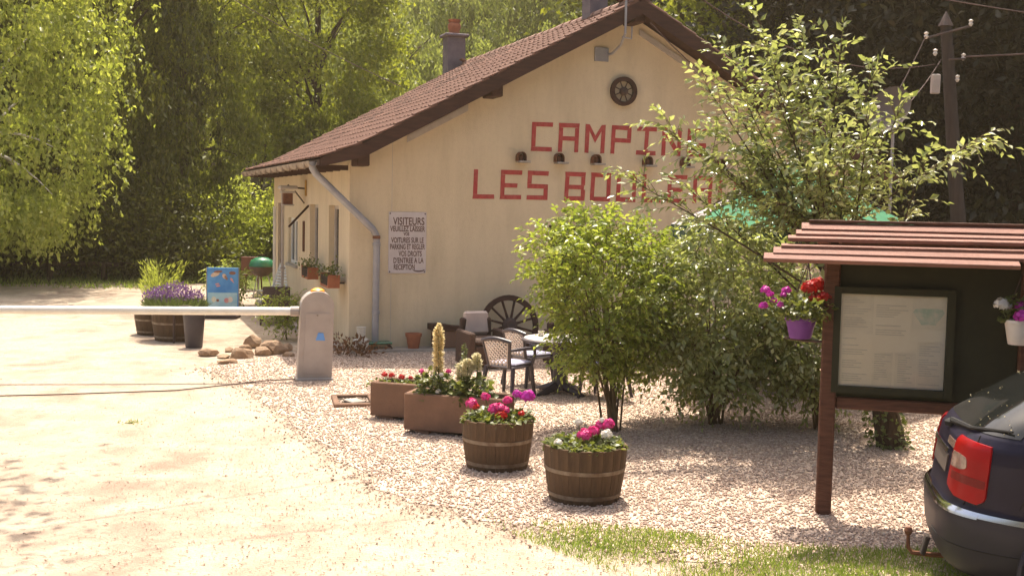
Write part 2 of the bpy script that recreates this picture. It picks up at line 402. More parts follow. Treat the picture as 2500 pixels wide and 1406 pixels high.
class MB:
    def __init__(s):
        s.v = []
        s.f = []
    def add(s, vs, fs):
        b = len(s.v)
        s.v += [tuple(map(float, x)) for x in vs]
        s.f += [tuple(b + i for i in q) for q in fs]
        return s
    def box(s, x0, x1, y0, y1, z0, z1, mtx=None):
        vs = [Vector((x, y, z)) for z in (z0, z1) for y in (y0, y1) for x in (x0, x1)]
        if mtx is not None:
            vs = [mtx @ v for v in vs]
        return s.add(vs, [(0, 2, 3, 1), (4, 5, 7, 6), (0, 1, 5, 4), (2, 6, 7, 3), (0, 4, 6, 2), (1, 3, 7, 5)])
    def bbox(s, x0, x1, y0, y1, z0, z1, b=0.01, mtx=None):
        """box with chamfered edges: 24 verts"""
        c = ((x0 + x1) / 2, (y0 + y1) / 2, (z0 + z1) / 2)
        hx, hy, hz = (x1 - x0) / 2, (y1 - y0) / 2, (z1 - z0) / 2
        b = min(b, hx * .9, hy * .9, hz * .9)
        vs, idx = [], {}
        for sx in (-1, 1):
            for sy in (-1, 1):
                for sz in (-1, 1):
                    for ax in range(3):
                        p = [sx * (hx - b), sy * (hy - b), sz * (hz - b)]
                        p[ax] = (sx * hx, sy * hy, sz * hz)[ax]
                        idx[(sx, sy, sz, ax)] = len(vs)
                        q = Vector((c[0] + p[0], c[1] + p[1], c[2] + p[2]))
                        vs.append(mtx @ q if mtx is not None else q)
        fs = []
        I = lambda a, b_, c_, ax: idx[(a, b_, c_, ax)]
        for t in (-1, 1):
            fs.append([I(t, -1, -1, 0), I(t, 1, -1, 0), I(t, 1, 1, 0), I(t, -1, 1, 0)][::t])
            fs.append([I(-1, t, -1, 1), I(-1, t, 1, 1), I(1, t, 1, 1), I(1, t, -1, 1)][::t])
            fs.append([I(-1, -1, t, 2), I(1, -1, t, 2), I(1, 1, t, 2), I(-1, 1, t, 2)][::t])
        for a in (-1, 1):
            for b2 in (-1, 1):
                fs.append([I(a, b2, -1, 0), I(a, b2, 1, 0), I(a, b2, 1, 1), I(a, b2, -1, 1)][::-a * b2])
                fs.append([I(a, -1, b2, 0), I(a, 1, b2, 0), I(a, 1, b2, 2), I(a, -1, b2, 2)][::a * b2])
                fs.append([I(-1, a, b2, 1), I(1, a, b2, 1), I(1, a, b2, 2), I(-1, a, b2, 2)][::-a * b2])
                for c2 in (-1, 1):
                    fs.append([I(a, b2, c2, 0), I(a, b2, c2, 1), I(a, b2, c2, 2)][::a * b2 * c2])
        return s.add(vs, fs)
    def tube(s, pts, r, n=8, cap=True):
        pts = [Vector(p) for p in pts]
        if not isinstance(r, (list, tuple)):
            r = [r] * len(pts)
        vs, fs = [], []
        up = None
        for i, p in enumerate(pts):
            d = (pts[min(i + 1, len(pts) - 1)] - pts[max(i - 1, 0)]).normalized()
            if up is None:
                up = Vector((0, 0, 1)) if abs(d.z) < 0.9 else Vector((1, 0, 0))
            a = d.cross(up)
            if a.length < 1e-6:
                a = d.orthogonal()
            a.normalize()
            b = a.cross(d).normalized()
            up = b
            for k in range(n):
                t = 2 * math.pi * k / n
                vs.append(p + (a * math.cos(t) + b * math.sin(t)) * r[i])
        for i in range(len(pts) - 1):
            for k in range(n):
                k2 = (k + 1) % n
                fs.append((i * n + k, i * n + k2, (i + 1) * n + k2, (i + 1) * n + k))
        if cap:
            fs.append(tuple(range(n))[::-1])
            fs.append(tuple((len(pts) - 1) * n + k for k in range(n)))
        return s.add(vs, fs)
    def lathe(s, prof, n=24, c=(0, 0, 0), sx=1.0, sy=1.0, rot=0.0):
        """prof: list of (r,z)"""
        vs, fs = [], []
        for r, z in prof:
            for k in range(n):
                t = 2 * math.pi * k / n + rot
                vs.append((c[0] + r * math.cos(t) * sx, c[1] + r * math.sin(t) * sy, c[2] + z))
        for i in range(len(prof) - 1):
            for k in range(n):
                k2 = (k + 1) % n
                fs.append((i * n + k, i * n + k2, (i + 1) * n + k2, (i + 1) * n + k))
        if prof[0][0] > 1e-4:
            fs.append(tuple(range(n))[::-1])
        if prof[-1][0] > 1e-4:
            fs.append(tuple((len(prof) - 1) * n + k for k in range(n)))
        return s.add(vs, fs)
    def prism(s, poly, d0, d1, mp):
        """poly 2-D ccw, extruded d0..d1; mp(a,b,d)->xyz"""
        n = len(poly)
        vs = [mp(a, b, d0) for a, b in poly] + [mp(a, b, d1) for a, b in poly]
        fs = [tuple(range(n))[::-1], tuple(range(n, 2 * n))]
        for i in range(n):
            j = (i + 1) % n
            fs.append((i, j, n + j, n + i))
        return s.add(vs, fs)
    def build(s, name, m, parent=None, smooth=False, flip=False):
        me = bpy.data.meshes.new(name)
        me.from_pydata(s.v, [], s.f)
        if smooth:
            me.polygons.foreach_set('use_smooth', np.ones(len(me.polygons), dtype=bool))
        me.update()
        if isinstance(m, str):
            me.materials.append(M[m])
        o = link(bpy.data.objects.new(name, me), parent)
        if smooth:
            try:
                me.set_sharp_from_angle(angle=R(40))
            except Exception:
                pass
        return o

def inst(src, name, parent, loc=(0, 0, 0), rot=(0, 0, 0), scale=(1, 1, 1)):
    o = bpy.data.objects.new(name, src.data)
    link(o, parent)
    o.location = loc
    o.rotation_euler = rot
    o.scale = scale
    return o

def fixnormals(o):
    import bmesh
    bm = bmesh.new()
    bm.from_mesh(o.data)
    bmesh.ops.recalc_face_normals(bm, faces=bm.faces)
    bm.to_mesh(o.data)
    bm.free()
    return o

def text_mesh(s, size, xscale=1.0, bold=0.0):
    cu = bpy.data.curves.new('lettering', 'FONT')
    cu.body = s
    cu.size = size
    cu.align_x = 'CENTER'
    cu.offset = bold
    cu.extrude = 0.0
    ob = bpy.data.objects.new('lettering', cu)
    COL.objects.link(ob)
    dg = bpy.context.evaluated_depsgraph_get()
    me = bpy.data.meshes.new_from_object(ob.evaluated_get(dg))
    bpy.data.objects.remove(ob)
    bpy.data.curves.remove(cu)
    for v in me.vertices:
        v.co.x *= xscale
    return me

# ------------------------------------------------------------------ leaf helpers (numpy)
def unit(a):
    return a / np.maximum(np.linalg.norm(a, axis=-1, keepdims=True), 1e-9)

def leaf_arrays(p, ax, nr, L, Wd, fold=0.18):
    """folded leaf of two triangles. p base points (N,3), ax axis, nr normal"""
    ax = unit(ax)
    side = unit(np.cross(nr, ax))
    n2 = np.cross(ax, side)
    L = np.asarray(L).reshape(-1, 1) * np.ones((len(p), 1))
    Wd = np.asarray(Wd).reshape(-1, 1) * np.ones((len(p), 1))
    mid = p + ax * L * 0.45
    a = mid + side * Wd * 0.5 + n2 * Wd * fold
    b = mid - side * Wd * 0.5 + n2 * Wd * fold
    tip = p + ax * L - n2 * L * 0.08
    v = np.stack([p, a, tip, b], axis=1).reshape(-1, 3)
    i = np.arange(len(p))[:, None] * 4
    f = np.concatenate([i + np.array([[0, 2, 1]]), i + np.array([[0, 3, 2]])], axis=1).reshape(-1, 3)
    return v, f

def join(parts):
    vs, fs, b = [], [], 0
    for v, f in parts:
        vs.append(v)
        fs.append(f + b)
        b += len(v)
    return np.concatenate(vs), np.concatenate(fs)

def tube_arr(pts, r, n=4):
    pts = np.asarray(pts, float)
    r = np.ones(len(pts)) * np.asarray(r)
    d = unit(np.gradient(pts, axis=0))
    ref = np.array([0.31, 0.17, 0.93])
    a = unit(np.cross(d, ref + 1e-6))
    b = np.cross(d, a)
    t = np.arange(n) * 2 * math.pi / n
    v = pts[:, None, :] + (a[:, None, :] * np.cos(t)[None, :, None] + b[:, None, :] * np.sin(t)[None, :, None]) * r[:, None, None]
    v = v.reshape(-1, 3)
    f = []
    for i in range(len(pts) - 1):
        for k in range(n):
            k2 = (k + 1) % n
            f.append((i * n + k, i * n + k2, (i + 1) * n + k2))
            f.append((i * n + k, (i + 1) * n + k2, (i + 1) * n + k))
    return v, np.array(f)

def crown_arrays(rng, center, radii, nclump, per, L, ratio=0.55, clump=0.7, droop=0.0, shell=0.55, flat=0.45, lobes=9, zmin=None):
    """uneven crown: clumps of leaves, denser near the outside, lobed outline"""
    d = unit(rng.normal(size=(nclump, 3)))
    lob = unit(rng.normal(size=(lobes, 3)))
    amp = rng.uniform(-0.28, 0.30, size=lobes)
    k = 1.0 + (np.maximum(d @ lob.T, 0) ** 3 * amp).sum(1)
    rad = shell + (1 - shell) * rng.random(nclump) ** 0.6
    c = np.asarray(center) + d * np.asarray(radii) * (rad * k)[:, None]
    if zmin is not None:
        c[:, 2] = np.maximum(c[:, 2], zmin + rng.random(nclump) * 0.5)
    cs = clump * rng.uniform(0.6, 1.3, size=nclump)
    off = rng.normal(size=(nclump, per, 3)) * 0.5
    off[..., 2] *= flat
    off *= cs[:, None, None]
    if droop > 0:
        nst = 7
        sid = rng.integers(0, nst, size=(nclump, per))
        sx = rng.normal(size=(nclump, nst, 2)) * 0.42
        t = rng.random((nclump, per))
        sel = np.take_along_axis(sx, sid[..., None].repeat(2, 2), axis=1)
        off[..., :2] = sel * cs[:, None, None] * (0.6 + 0.4 * t[..., None]) + rng.normal(size=(nclump, per, 2)) * 0.07
        ln = droop * rng.uniform(0.4, 1.2, size=(nclump, nst))
        off[..., 2] = -t * np.take_along_axis(ln, sid, axis=1) + rng.normal(size=(nclump, per)) * 0.05
    p = (c[:, None, :] + off).reshape(-1, 3)
    N = len(p)
    ax = rng.normal(size=(N, 3))
    ax[:, 2] -= 0.5 + droop
    nr = rng.normal(size=(N, 3)) + np.array([0, -0.35, 0.9])
    Ls = L * rng.uniform(0.65, 1.3, size=N)
    return leaf_arrays(p, ax, nr, Ls, Ls * ratio), c

def make_trunk(rng, H, r, lean=(0, 0), limbs=None, base=(0, 0, 0), n=8, fork=0.35):
    base = np.asarray(base, float)
    t = np.linspace(0, 1, 9)
    wob = np.cumsum(rng.normal(size=(9, 2)) * 0.02 * H / 6, axis=0)
    wob[0] = 0
    pts = np.stack([base[0] + lean[0] * t + wob[:, 0], base[1] + lean[1] * t + wob[:, 1], base[2] + H * t], 1)
    rad = r * (1 - 0.72 * t)
    rad[0] = r * 1.35
    parts = [tube_arr(pts, rad, n)]
    for q in (limbs if limbs is not None else []):
        h = np.clip((q[2] - base[2]) / H * 0.75, fork, 0.95) - rng.uniform(0, 0.1)
        h = max(h, 0.15)
        i = h * 8
        s = pts[int(i)] + (pts[min(int(i) + 1, 8)] - pts[int(i)]) * (i - int(i))
        u = np.linspace(0, 1, 6)[:, None]
        mid = (s + q) / 2 + np.array([0, 0, 0.12 * np.linalg.norm(q - s)])
        b = (1 - u) ** 2 * s + 2 * u * (1 - u) * mid + u ** 2 * q
        parts.append(tube_arr(b, np.linspace(r * 0.38 * (1 - h * 0.5), r * 0.05, 6), 5))
    return join(parts)

def twig_plant(rng, segs, leafL, ratio, every, upd=0.35, droop=0.5, tw_r=0.004, spread=0.7):
    """segs: list of (start, dir, length). Sprays with alternate leaves."""
    lv, tv = [], []
    for s, d, ln in segs:
        n = max(3, int(ln / every))
        t = np.linspace(0, 1, n)
        d = np.asarray(d, float)
        d /= np.linalg.norm(d) + 1e-9
        pts = s + d * (t * ln)[:, None]
        pts[:, 2] += upd * ln * t - droop * ln * t ** 2
        k = 5
        idx = np.linspace(0, n - 1, k).astype(int)
        tv.append(tube_arr(pts[idx], np.linspace(tw_r, tw_r * 0.3, k), 3))
        dd = unit(np.gradient(pts, axis=0))
        side = unit(np.cross(dd, np.array([0, 0, 1.0]) + rng.normal(size=3) * 0.35))
        sg = np.where(np.arange(n) % 2 == 0, 1.0, -1.0)[:, None]
        ax = dd * 0.75 + side * sg * spread + rng.normal(size=(n, 3)) * 0.28
        ax[:, 2] -= 0.22
        nr = np.cross(side, dd)
        nr *= np.sign(nr[:, 2:3] + 1e-6)
        nr = nr + rng.normal(size=(n, 3)) * 0.45
        Ls = leafL * rng.uniform(0.6, 1.15, size=n) * (0.75 + 0.35 * np.sin(t * 3.0))
        lv.append(leaf_arrays(pts, ax, nr, Ls, Ls * ratio))
    return join(lv), join(tv)

# ------------------------------------------------------------------ setting: ground, drive, gravel court, lawn, hillside
rngG = np.random.default_rng(7)

def sheet(name, poly, z, m, wob=0.0, seed=1, sub=0.5):
    """flat sheet with an irregular outline"""
    rg = np.random.default_rng(seed)
    pts = []
    n = len(poly)
    for i in range(n):
        a = np.array(poly[i], float)
        b = np.array(poly[(i + 1) % n], float)
        k = max(1, int(np.linalg.norm(b - a) / sub))
        for j in range(k):
            q = a + (b - a) * j / k
            pts.append(q + rg.normal(size=2) * wob)
    mb = MB()
    mb.add([(p[0], p[1], z) for p in pts], [tuple(range(len(pts)))])
    o = mb.build(name, m)
    o['kind'] = 'structure'
    return o

sheet('ground', [(-700, -60), (700, -60), (700, 900), (-700, 900)], -0.012, 'ground', sub=2000)
DRIVE = [(-30, 2), (-3.6, 2.0), (4, 2.0), (14, 4.0), (14, 17), (-2.0, 18.6), (-3.0, 19.4), (-5.2, 24.5), (-6.2, 27.5),
         (-7.0, 31.0), (-9.0, 33.0), (-12, 32.2), (-16, 30.5), (-30, 29)]
sheet('driveway', DRIVE, -0.004, 'drive', wob=0.06, seed=3)
GRAVEL = [(-0.3, 8.95), (-1.05, 9.8), (-2.15, 12.1), (-3.3, 14.8), (-4.5, 16.6), (-4.3, 17.2), (-3.0, 19.2), (-2.6, 19.0), (7.5, 22.4), (12, 20), (12, 7.2), (3, 7.6), (0.9, 8.2)]
sheet('gravel_court', GRAVEL, 0.002, 'gravelbed', wob=0.09, seed=4, sub=0.25)
sheet('far_lawn', [(-13, 34), (-9, 34), (-6.2, 30.5), (-4.6, 30.5), (-5, 58), (-16, 58)], -0.006, 'lawn', wob=0.1, seed=5)
sheet('lawn_verge', [(-40, 29.5), (-16, 31), (-12, 32.6), (-9.5, 33.4), (-9, 36), (-40, 37)], -0.002, 'lawn', wob=0.1, seed=6)
sheet('far_path', [(-18, 57), (-6, 58), (-6, 61), (-18, 61)], 0.004, 'drive', wob=0.1, seed=8)

# hillside behind the house
def hill_z(x, y):
    a = np.clip((y - 46 - np.clip((-x - 4) * 1.5, 0, 26)) / 60.0, 0, 1.5)
    b = np.clip((y - 24) / 40, 0, 1.5) * np.clip((x - 9) / 14, 0, 1)
    return 24 * a ** 1.15 + 14 * b - 0.03
nx, ny = 60, 50
gx, gy = np.meshgrid(np.linspace(-120, 140, nx), np.linspace(22, 160, ny))
hz = hill_z(gx, gy) + np.where(hill_z(gx, gy) > 0.3, rngG.normal(size=gx.shape) * 0.25, 0)
hv = np.stack([gx, gy, hz], -1).reshape(-1, 3)
ii = np.arange(nx * ny).reshape(ny, nx)
hf = np.stack([ii[:-1, :-1], ii[:-1, 1:], ii[1:, 1:], ii[1:, :-1]], -1).reshape(-1, 4)
fast('hillside', hv, hf, 'forestfloor', smooth=True)['kind'] = 'structure'

def inside(poly, x, y):
    c = np.zeros(len(x), bool)
    n = len(poly)
    for i in range(n):
        x1, y1 = poly[i]
        x2, y2 = poly[(i + 1) % n]
        c ^= ((y1 > y) != (y2 > y)) & (x < (x2 - x1) * (y - y1) / (y2 - y1 + 1e-12) + x1)
    return c

# gravel: loose stones
def stones(n, xr, yr, size, keep, seed, name, label):
    rg = np.random.default_rng(seed)
    x = rg.uniform(*xr, n)
    u = rg.random(n)
    y = yr[0] * (yr[1] / yr[0]) ** u
    k = keep(x, y, rg)
    x, y = x[k], y[k]
    n = len(x)
    s = rg.uniform(*size, n) * np.where(rg.random(n) < 0.08, 1.5, 1.0)
    o = np.array([[1, 0, 0], [0, 1, 0], [-1, 0, 0], [0, -1, 0], [0, 0, 0.62], [0, 0, -0.62]], float)
    v = o[None] * s[:, None, None] * rg.uniform(0.65, 1.25, (n, 6, 1))
    a = rg.random(n) * 6.283
    ca, sa = np.cos(a)[:, None], np.sin(a)[:, None]
    tx = rg.normal(size=n)[:, None] * 0.5
    vx = v[..., 0] * ca - v[..., 1] * sa
    vy = v[..., 0] * sa + v[..., 1] * ca
    vz = v[..., 2] + vx * tx
    P = np.stack([vx + x[:, None], vy + y[:, None], vz + 0.004 + s[:, None] * 0.3], -1).reshape(-1, 3)
    f = np.array([[0, 1, 4], [1, 2, 4], [2, 3, 4], [3, 0, 4], [1, 0, 5], [2, 1, 5], [3, 2, 5], [0, 3, 5]])
    F = (np.arange(n)[:, None, None] * 6 + f[None]).reshape(-1, 3)
    o = fast(name, P, F, 'gravelstone')
    return tag(o, label, 'gravel', kind='stuff')

stones(150000, (-4.9, 8.5), (7.6, 20), (0.007, 0.0165), lambda x, y, rg: inside(GRAVEL, x + rg.normal(size=len(x)) * 0.16 + 0.05, y + rg.normal(size=len(x)) * 0.16 + 0.1) & (x / y < 0.50), 11, 'gravel', 'loose pinkish beige gravel spread over the court before the house')
stones(34000, (-8, 3), (6.8, 19), (0.003, 0.009), lambda x, y, rg: inside(DRIVE, x, y) & (rg.random(len(x)) < np.clip(0.18 + 0.30 * (x + 4), 0.05, 1.0)), 12, 'loose_chippings', 'sparse loose chippings strewn on the pale sandy drive')

# grass by the board and the car
GRASS = [(-0.19, 9.02), (0.2, 8.89), (0.68, 8.77), (1.14, 8.64), (1.59, 8.51), (2.0, 8.30), (2.6, 8.29), (3.4, 8.3), (4.5, 8.2), (5, 5.5), (1.6, 6.4), (0.87, 7.5), (0.61, 7.75), (0.13, 8.35), (-0.26, 8.97)]
def blades(n, xr, yr, keep, h, seed, name, label, w=0.006):
    rg = np.random.default_rng(seed)
    x = rg.uniform(*xr, n)
    y = rg.uniform(*yr, n)
    k = keep(x, y, rg)
    x, y = x[k], y[k]
    n = len(x)
    p = np.stack([x, y, np.zeros(n)], 1)
    ax = rg.normal(size=(n, 3)) * 0.45
    ax[:, 2] = 1
    nr = rg.normal(size=(n, 3))
    L = h * rg.uniform(0.4, 1.35, n)
    v, f = leaf_arrays(p, ax, nr, L, np.full(n, w) * rg.uniform(0.7, 1.5, n), 0.1)
    return tag(fast(name, v, f, 'grass'), label, 'grass', kind='stuff')
def patchy(x, y):
    return np.sin(x * 3.1 + 1.3 * np.sin(y * 2.7)) * 0.5 + np.sin(y * 5.3 + 2 * np.sin(x * 1.9 + 0.6)) * 0.45 + np.sin(x * 9.1 + y * 7.7) * 0.25
blades(75000, (-0.4, 5), (5.6, 9.1), lambda x, y, rg: inside(GRASS, x, y) & (rg.random(len(x)) < np.clip(0.58 + 0.5 * patchy(x, y) + 0.28 * (x - 0.9), 0.03, 1)), 0.06, 21, 'grass', 'patchy short grass between gravel court and dark car')
blades(14000, (-38, -9), (29.6, 36.5), lambda x, y, rg: y > 30.2, 0.16, 22, 'verge_grass', 'shaded grass verge under the trees beyond the drive', w=0.03)
blades(9000, (-13, -5), (34, 57), lambda x, y, rg: x < -4.6 - 0.0 * y, 0.14, 23, 'lawn_grass', 'sunlit lawn seen past the far corner of the house', w=0.04)

# ------------------------------------------------------------------ the house
HA = R(19.2)
house = thing('house', 'cream rendered house with low red tiled roof and painted red lettering on gable', 'house', (-2.7, 18.94, 0), HA)
UW, VL, T = 9.86, 9.45, 0.28
HM = UW / 2
RZ, SL = 6.04, 0.542
def roof_top(u):
    z = RZ - SL * abs(u - HM)
    du = abs(u - HM) - (HM - 0.10)
    if du > 0:
        z = RZ - SL * (HM - 0.10) - 0.37 * du
    return z
UND = 0.17
mb = MB()
# gable wall: front faces round the window (u 3.52..4.34, z 1.0..2.12)
def ztop(u):
    return roof_top(u) - UND
def poly_face(pts, v):
    return [(a, v, b) for a, b in pts]
wu0, wu1, wz0, wz1 = 3.52, 4.34, 1.0, 2.12
base = -0.05
front = [[(0, base), (wu0, base), (wu0, ztop(wu0)), (0.1, ztop(0.1)), (0, ztop(0))],
         [(wu0, base), (wu1, base), (wu1, wz0), (wu0, wz0)],
         [(wu0, wz1), (wu1, wz1), (wu1, ztop(wu1)), (wu0, ztop(wu0))],
         [(wu1, base), (UW, base), (UW, ztop(UW)), (HM, ztop(HM)), (wu1, ztop(wu1))]]
for pl in front:
    mb.add(poly_face(pl, 0), [tuple(range(len(pl)))])
full = [(0, base), (UW, base), (UW, ztop(UW)), (HM, ztop(HM)), (0, ztop(0))]
mb.add(poly_face(full, VL), [tuple(range(5))[::-1]])
for a, b in (((wu0, wz0), (wu0, wz1)), ((wu0, wz1), (wu1, wz1)), ((wu1, wz1), (wu1, wz0)), ((wu1, wz0), (wu0, wz0))):
    mb.add([(a[0], 0, a[1]), (b[0], 0, b[1]), (b[0], 0.2, b[1]), (a[0], 0.2, a[1])], [(0, 1, 2, 3)])
# left side wall (u=0) with openings (v0,v1,z0,z1)
OPEN = [(0.96, 1.93, 1.15, 2.39), (3.08, 4.06, 1.13, 2.39), (5.66, 6.98, 1.08, 2.08), (7.84, 8.72, 0.12, 2.39)]
vs = sorted({0, VL} | {o[0] for o in OPEN} | {o[1] for o in OPEN})
zs = sorted({base, ztop(0)} | {o[2] for o in OPEN} | {o[3] for o in OPEN})
for i in range(len(vs) - 1):
    for j in range(len(zs) - 1):
        cv, cz = (vs[i] + vs[i + 1]) / 2, (zs[j] + zs[j + 1]) / 2
        if any(o[0] < cv < o[1] and o[2] < cz < o[3] for o in OPEN):
            continue
        mb.add([(0, vs[i], zs[j]), (0, vs[i + 1], zs[j]), (0, vs[i + 1], zs[j + 1]), (0, vs[i], zs[j + 1])], [(3, 2, 1, 0)])
for v0, v1, z0, z1 in OPEN:
    for a, b in (((v0, z0), (v0, z1)), ((v0, z1), (v1, z1)), ((v1, z1), (v1, z0)), ((v1, z0), (v0, z0))):
        mb.add([(0, a[0], a[1]), (0, b[0], b[1]), (0.18, b[0], b[1]), (0.18, a[0], a[1])], [(0, 1, 2, 3)])
mb.add([(UW, 0, base), (UW, VL, base), (UW, VL, ztop(UW)), (UW, 0, ztop(UW))], [(0, 1, 2, 3)])
mb.build('wall', 'plaster', house)
# pilaster strip line at the corner quoin (slightly proud render band) and hairline joint
MB().box(0.705, 0.712, -0.0025, 0.02, 0.1, 3.55).build('wall_crack', 'frame', house)
MB().box(-0.04, UW, -0.42, 0.0, -0.05, 0.045).box(-0.42, 0.0, 0.003, 5.0, -0.05, 0.04).build('concrete_apron', 'concrete', house)

# roof deck, tiles
v0r, v1r = -0.60, 9.90
def deck(sgn):
    m_ = MB()
    us = [HM, HM - sgn * (HM - 0.10), HM - sgn * (HM + 0.60)]
    prof = [(u, roof_top(u) - 0.035) for u in us]
    low = [(u, z - 0.10) for u, z in prof]
    p = prof + low[::-1]
    if sgn > 0:
        p = p[::-1]
    return m_.prism(p, v0r + 0.03, v1r - 0.03, lambda a, b, d: (a, d, b))
roof = fixnormals(deck(1).build('roof', 'darkwood', house))
fixnormals(deck(-1).build('roof_underside', 'darkwood', roof))
# tile: local x across (along ridge), y up-slope, z out
tw, tl, ex = 0.262, 0.40, 0.335
tm = MB()
prof = [(-tw / 2, 0.0), (-tw / 2 + 0.02, 0.020), (-tw / 2 + 0.06, 0.024), (-tw / 2 + 0.085, 0.007), (0.09, 0.005), (tw / 2 - 0.001, 0.008)]
n_ = len(prof)
vv = []
for y, dz in ((0.0, 0.0), (tl, 0.0)):
    vv += [(x, y, z + dz) for x, z in prof] + [(x, y, z - 0.026) for x, z in prof]
ff = []
for k in range(n_ - 1):
    ff.append((k, k + 1, 2 * n_ + k + 1, 2 * n_ + k))
    ff.append((k + 1, k, n_ + k, n_ + k + 1))
ff += [(0, 2 * n_, 3 * n_, n_), (n_ - 1, 2 * n_ - 1, 4 * n_ - 1, 3 * n_ - 1)]
tm.add(vv, ff)
rng_t = random.Random(5)
tile_proto = None
slope_ang = math.atan(SL)
flare_ang = math.atan(0.37)
Ls = (HM - 0.10) * math.sqrt(1 + SL * SL)
rows = []
for k in range(2):
    d = k * ex
    rows.append((-0.62 + d * math.cos(flare_ang), flare_ang))
nrow = int((Ls) / ex) + 1
for k in range(nrow):
    rows.append((0.06 + k * ex * math.cos(slope_ang), slope_ang))
ncol = int((v1r - v0r) / tw)
rest = MB()
cnt = 0
def tile_matrix(u, v, ang, sgn):
    # sgn=1: left plane (rises with +u); right plane mirrored
    z = roof_top(u if sgn > 0 else UW - u)
    X = Vector((0, -1, 0)) if sgn > 0 else Vector((0, 1, 0))
    Y = Vector((math.cos(ang), 0, math.sin(ang))) if sgn > 0 else Vector((-math.cos(ang), 0, math.sin(ang)))
    Z = X.cross(Y)
    uu = u if sgn > 0 else UW - u
    return Matrix(((X.x, Y.x, Z.x, uu), (X.y, Y.y, Z.y, v), (X.z, Y.z, Z.z, z), (0, 0, 0, 1)))
tilt = Matrix.Rotation(R(-3.6), 4, 'X')
for ci in range(ncol):
    v = v0r + tw * (ci + 0.5)
    for ri, (u, ang) in enumerate(rows):
        if u > HM - 0.05:
            continue
        for sgn in (1, -1):
            mt = tile_matrix(u + rng_t.uniform(-.008, .008), v + rng_t.uniform(-.004, .004), ang + rng_t.uniform(-.012, .012), sgn) @ Matrix.Translation((0, 0, 0.02)) @ tilt @ Matrix.Rotation(rng_t.uniform(-.02, .02), 4, 'Z')
            if sgn > 0 and cnt < 300:
                if tile_proto is None:
                    tile_proto = tm.build('tile', 'tile', roof)
                    o = tile_proto
                else:
                    o = bpy.data.objects.new('tile', tile_proto.data)
                    link(o, roof)
                o.matrix_local = mt
                cnt += 1
            elif sgn > 0 or ci < 3 or ci > ncol - 2 or ri < 2:
                rest.add([mt @ Vector(q) for q in tm.v], tm.f)
o = rest.build('tiles', 'tile', roof)
o['kind'] = 'stuff'
# plain covering of the unseen right slope
pr = MB()
us = [UW - 0.3, UW - 0.1 + 0.0, UW + 0.6]
rr = MB().prism([(HM + 0.02, RZ + 0.0), (UW - 0.10, roof_top(UW - 0.10) + 0.0), (UW + 0.60, roof_top(UW + 0.6) + 0.0), (UW + 0.6, roof_top(UW + 0.6) - 0.03), (UW - 0.1, roof_top(UW - 0.1) - 0.03), (HM + 0.02, RZ - 0.03)], 0.3, v1r - 0.3, lambda a, b, d: (a, d, b))
fixnormals(rr.build('far_slope', 'tile', roof))
# ridge tiles
rt = None
for k in range(27):
    v = v0r + 0.39 * k
    if rt is None:
        q = MB()
        n = 7
        vv = []
        for y, r in ((0, 0.13), (0.42, 0.115)):
            for i in range(n):
                t = math.pi * i / (n - 1)
                vv.append((math.cos(t) * r, y, math.sin(t) * r * 0.8))
        for y, r in ((0, 0.112), (0.42, 0.10)):
            for i in range(n):
                t = math.pi * i / (n - 1)
                vv.append((math.cos(t) * r, y, math.sin(t) * r * 0.8))
        ff = []
        for i in range(n - 1):
            ff += [(i, i + 1, n + i + 1, n + i), (2 * n + i + 1, 2 * n + i, 3 * n + i, 3 * n + i + 1), (i + 1, i, 2 * n + i, 2 * n + i + 1), (n + i, n + i + 1, 3 * n + i + 1, 3 * n + i)]
        q.add(vv, ff)
        rt = q.build('ridge_tile', 'ridge', roof)
        o = rt
    else:
        o = inst(rt, 'ridge_tile', roof)
    o.location = (HM, v, RZ - 0.03 + rng_t.uniform(-.008, .008))
# bargeboards (front and back), soffit purlins
for v in (v0r - 0.005, v1r - 0.03):
    for sgn in (1, -1):
        us = [HM, HM - sgn * (HM - 0.10), HM - sgn * (HM + 0.58)]
        top = [(u, roof_top(u) - 0.02) for u in us]
        lowp = [(us[0], roof_top(us[0]) - 0.27), (us[1], roof_top(us[1]) - 0.25), (us[2], roof_top(us[2]) - 0.16)]
        p = top + lowp[::-1]
        fixnormals(MB().prism(p, v, v + 0.03, lambda a, b, d: (a, d, b)).build('bargeboard', 'darkwood', house))
for u in (0.12, 2.36, HM, UW - 2.36, UW - 0.12):
    z = roof_top(u) - 0.155
    wv = 0.10
    fixnormals(MB().bbox(u - wv, u + wv, -0.50, 0.02, z - 0.24, z - 0.02, 0.015).build('purlin_end', 'darkwood', house))
# pale flashing strips under the verge
for ua, ub in ((0.95, 2.0), (5.15, 6.4)):
    za, zb = roof_top(ua) - 0.33, roof_top(ub) - 0.33
    fixnormals(MB().prism([(ua, za - 0.09), (ub, zb - 0.09), (ub, zb + 0.02), (ua, za + 0.02)], -0.03, -0.004, lambda a, b, d: (a, d, b)).build('flashing_strip', 'frame', house))
# soffit rafters at the left eave
for k in range(14):
    v = 0.2 + k * 0.7
    MB().box(-0.58, 0.0, v - 0.04, v + 0.04, 2.98, 3.06, Matrix.Translation((0, 0, 0.0))).build('rafter_end', 'darkwood', house)
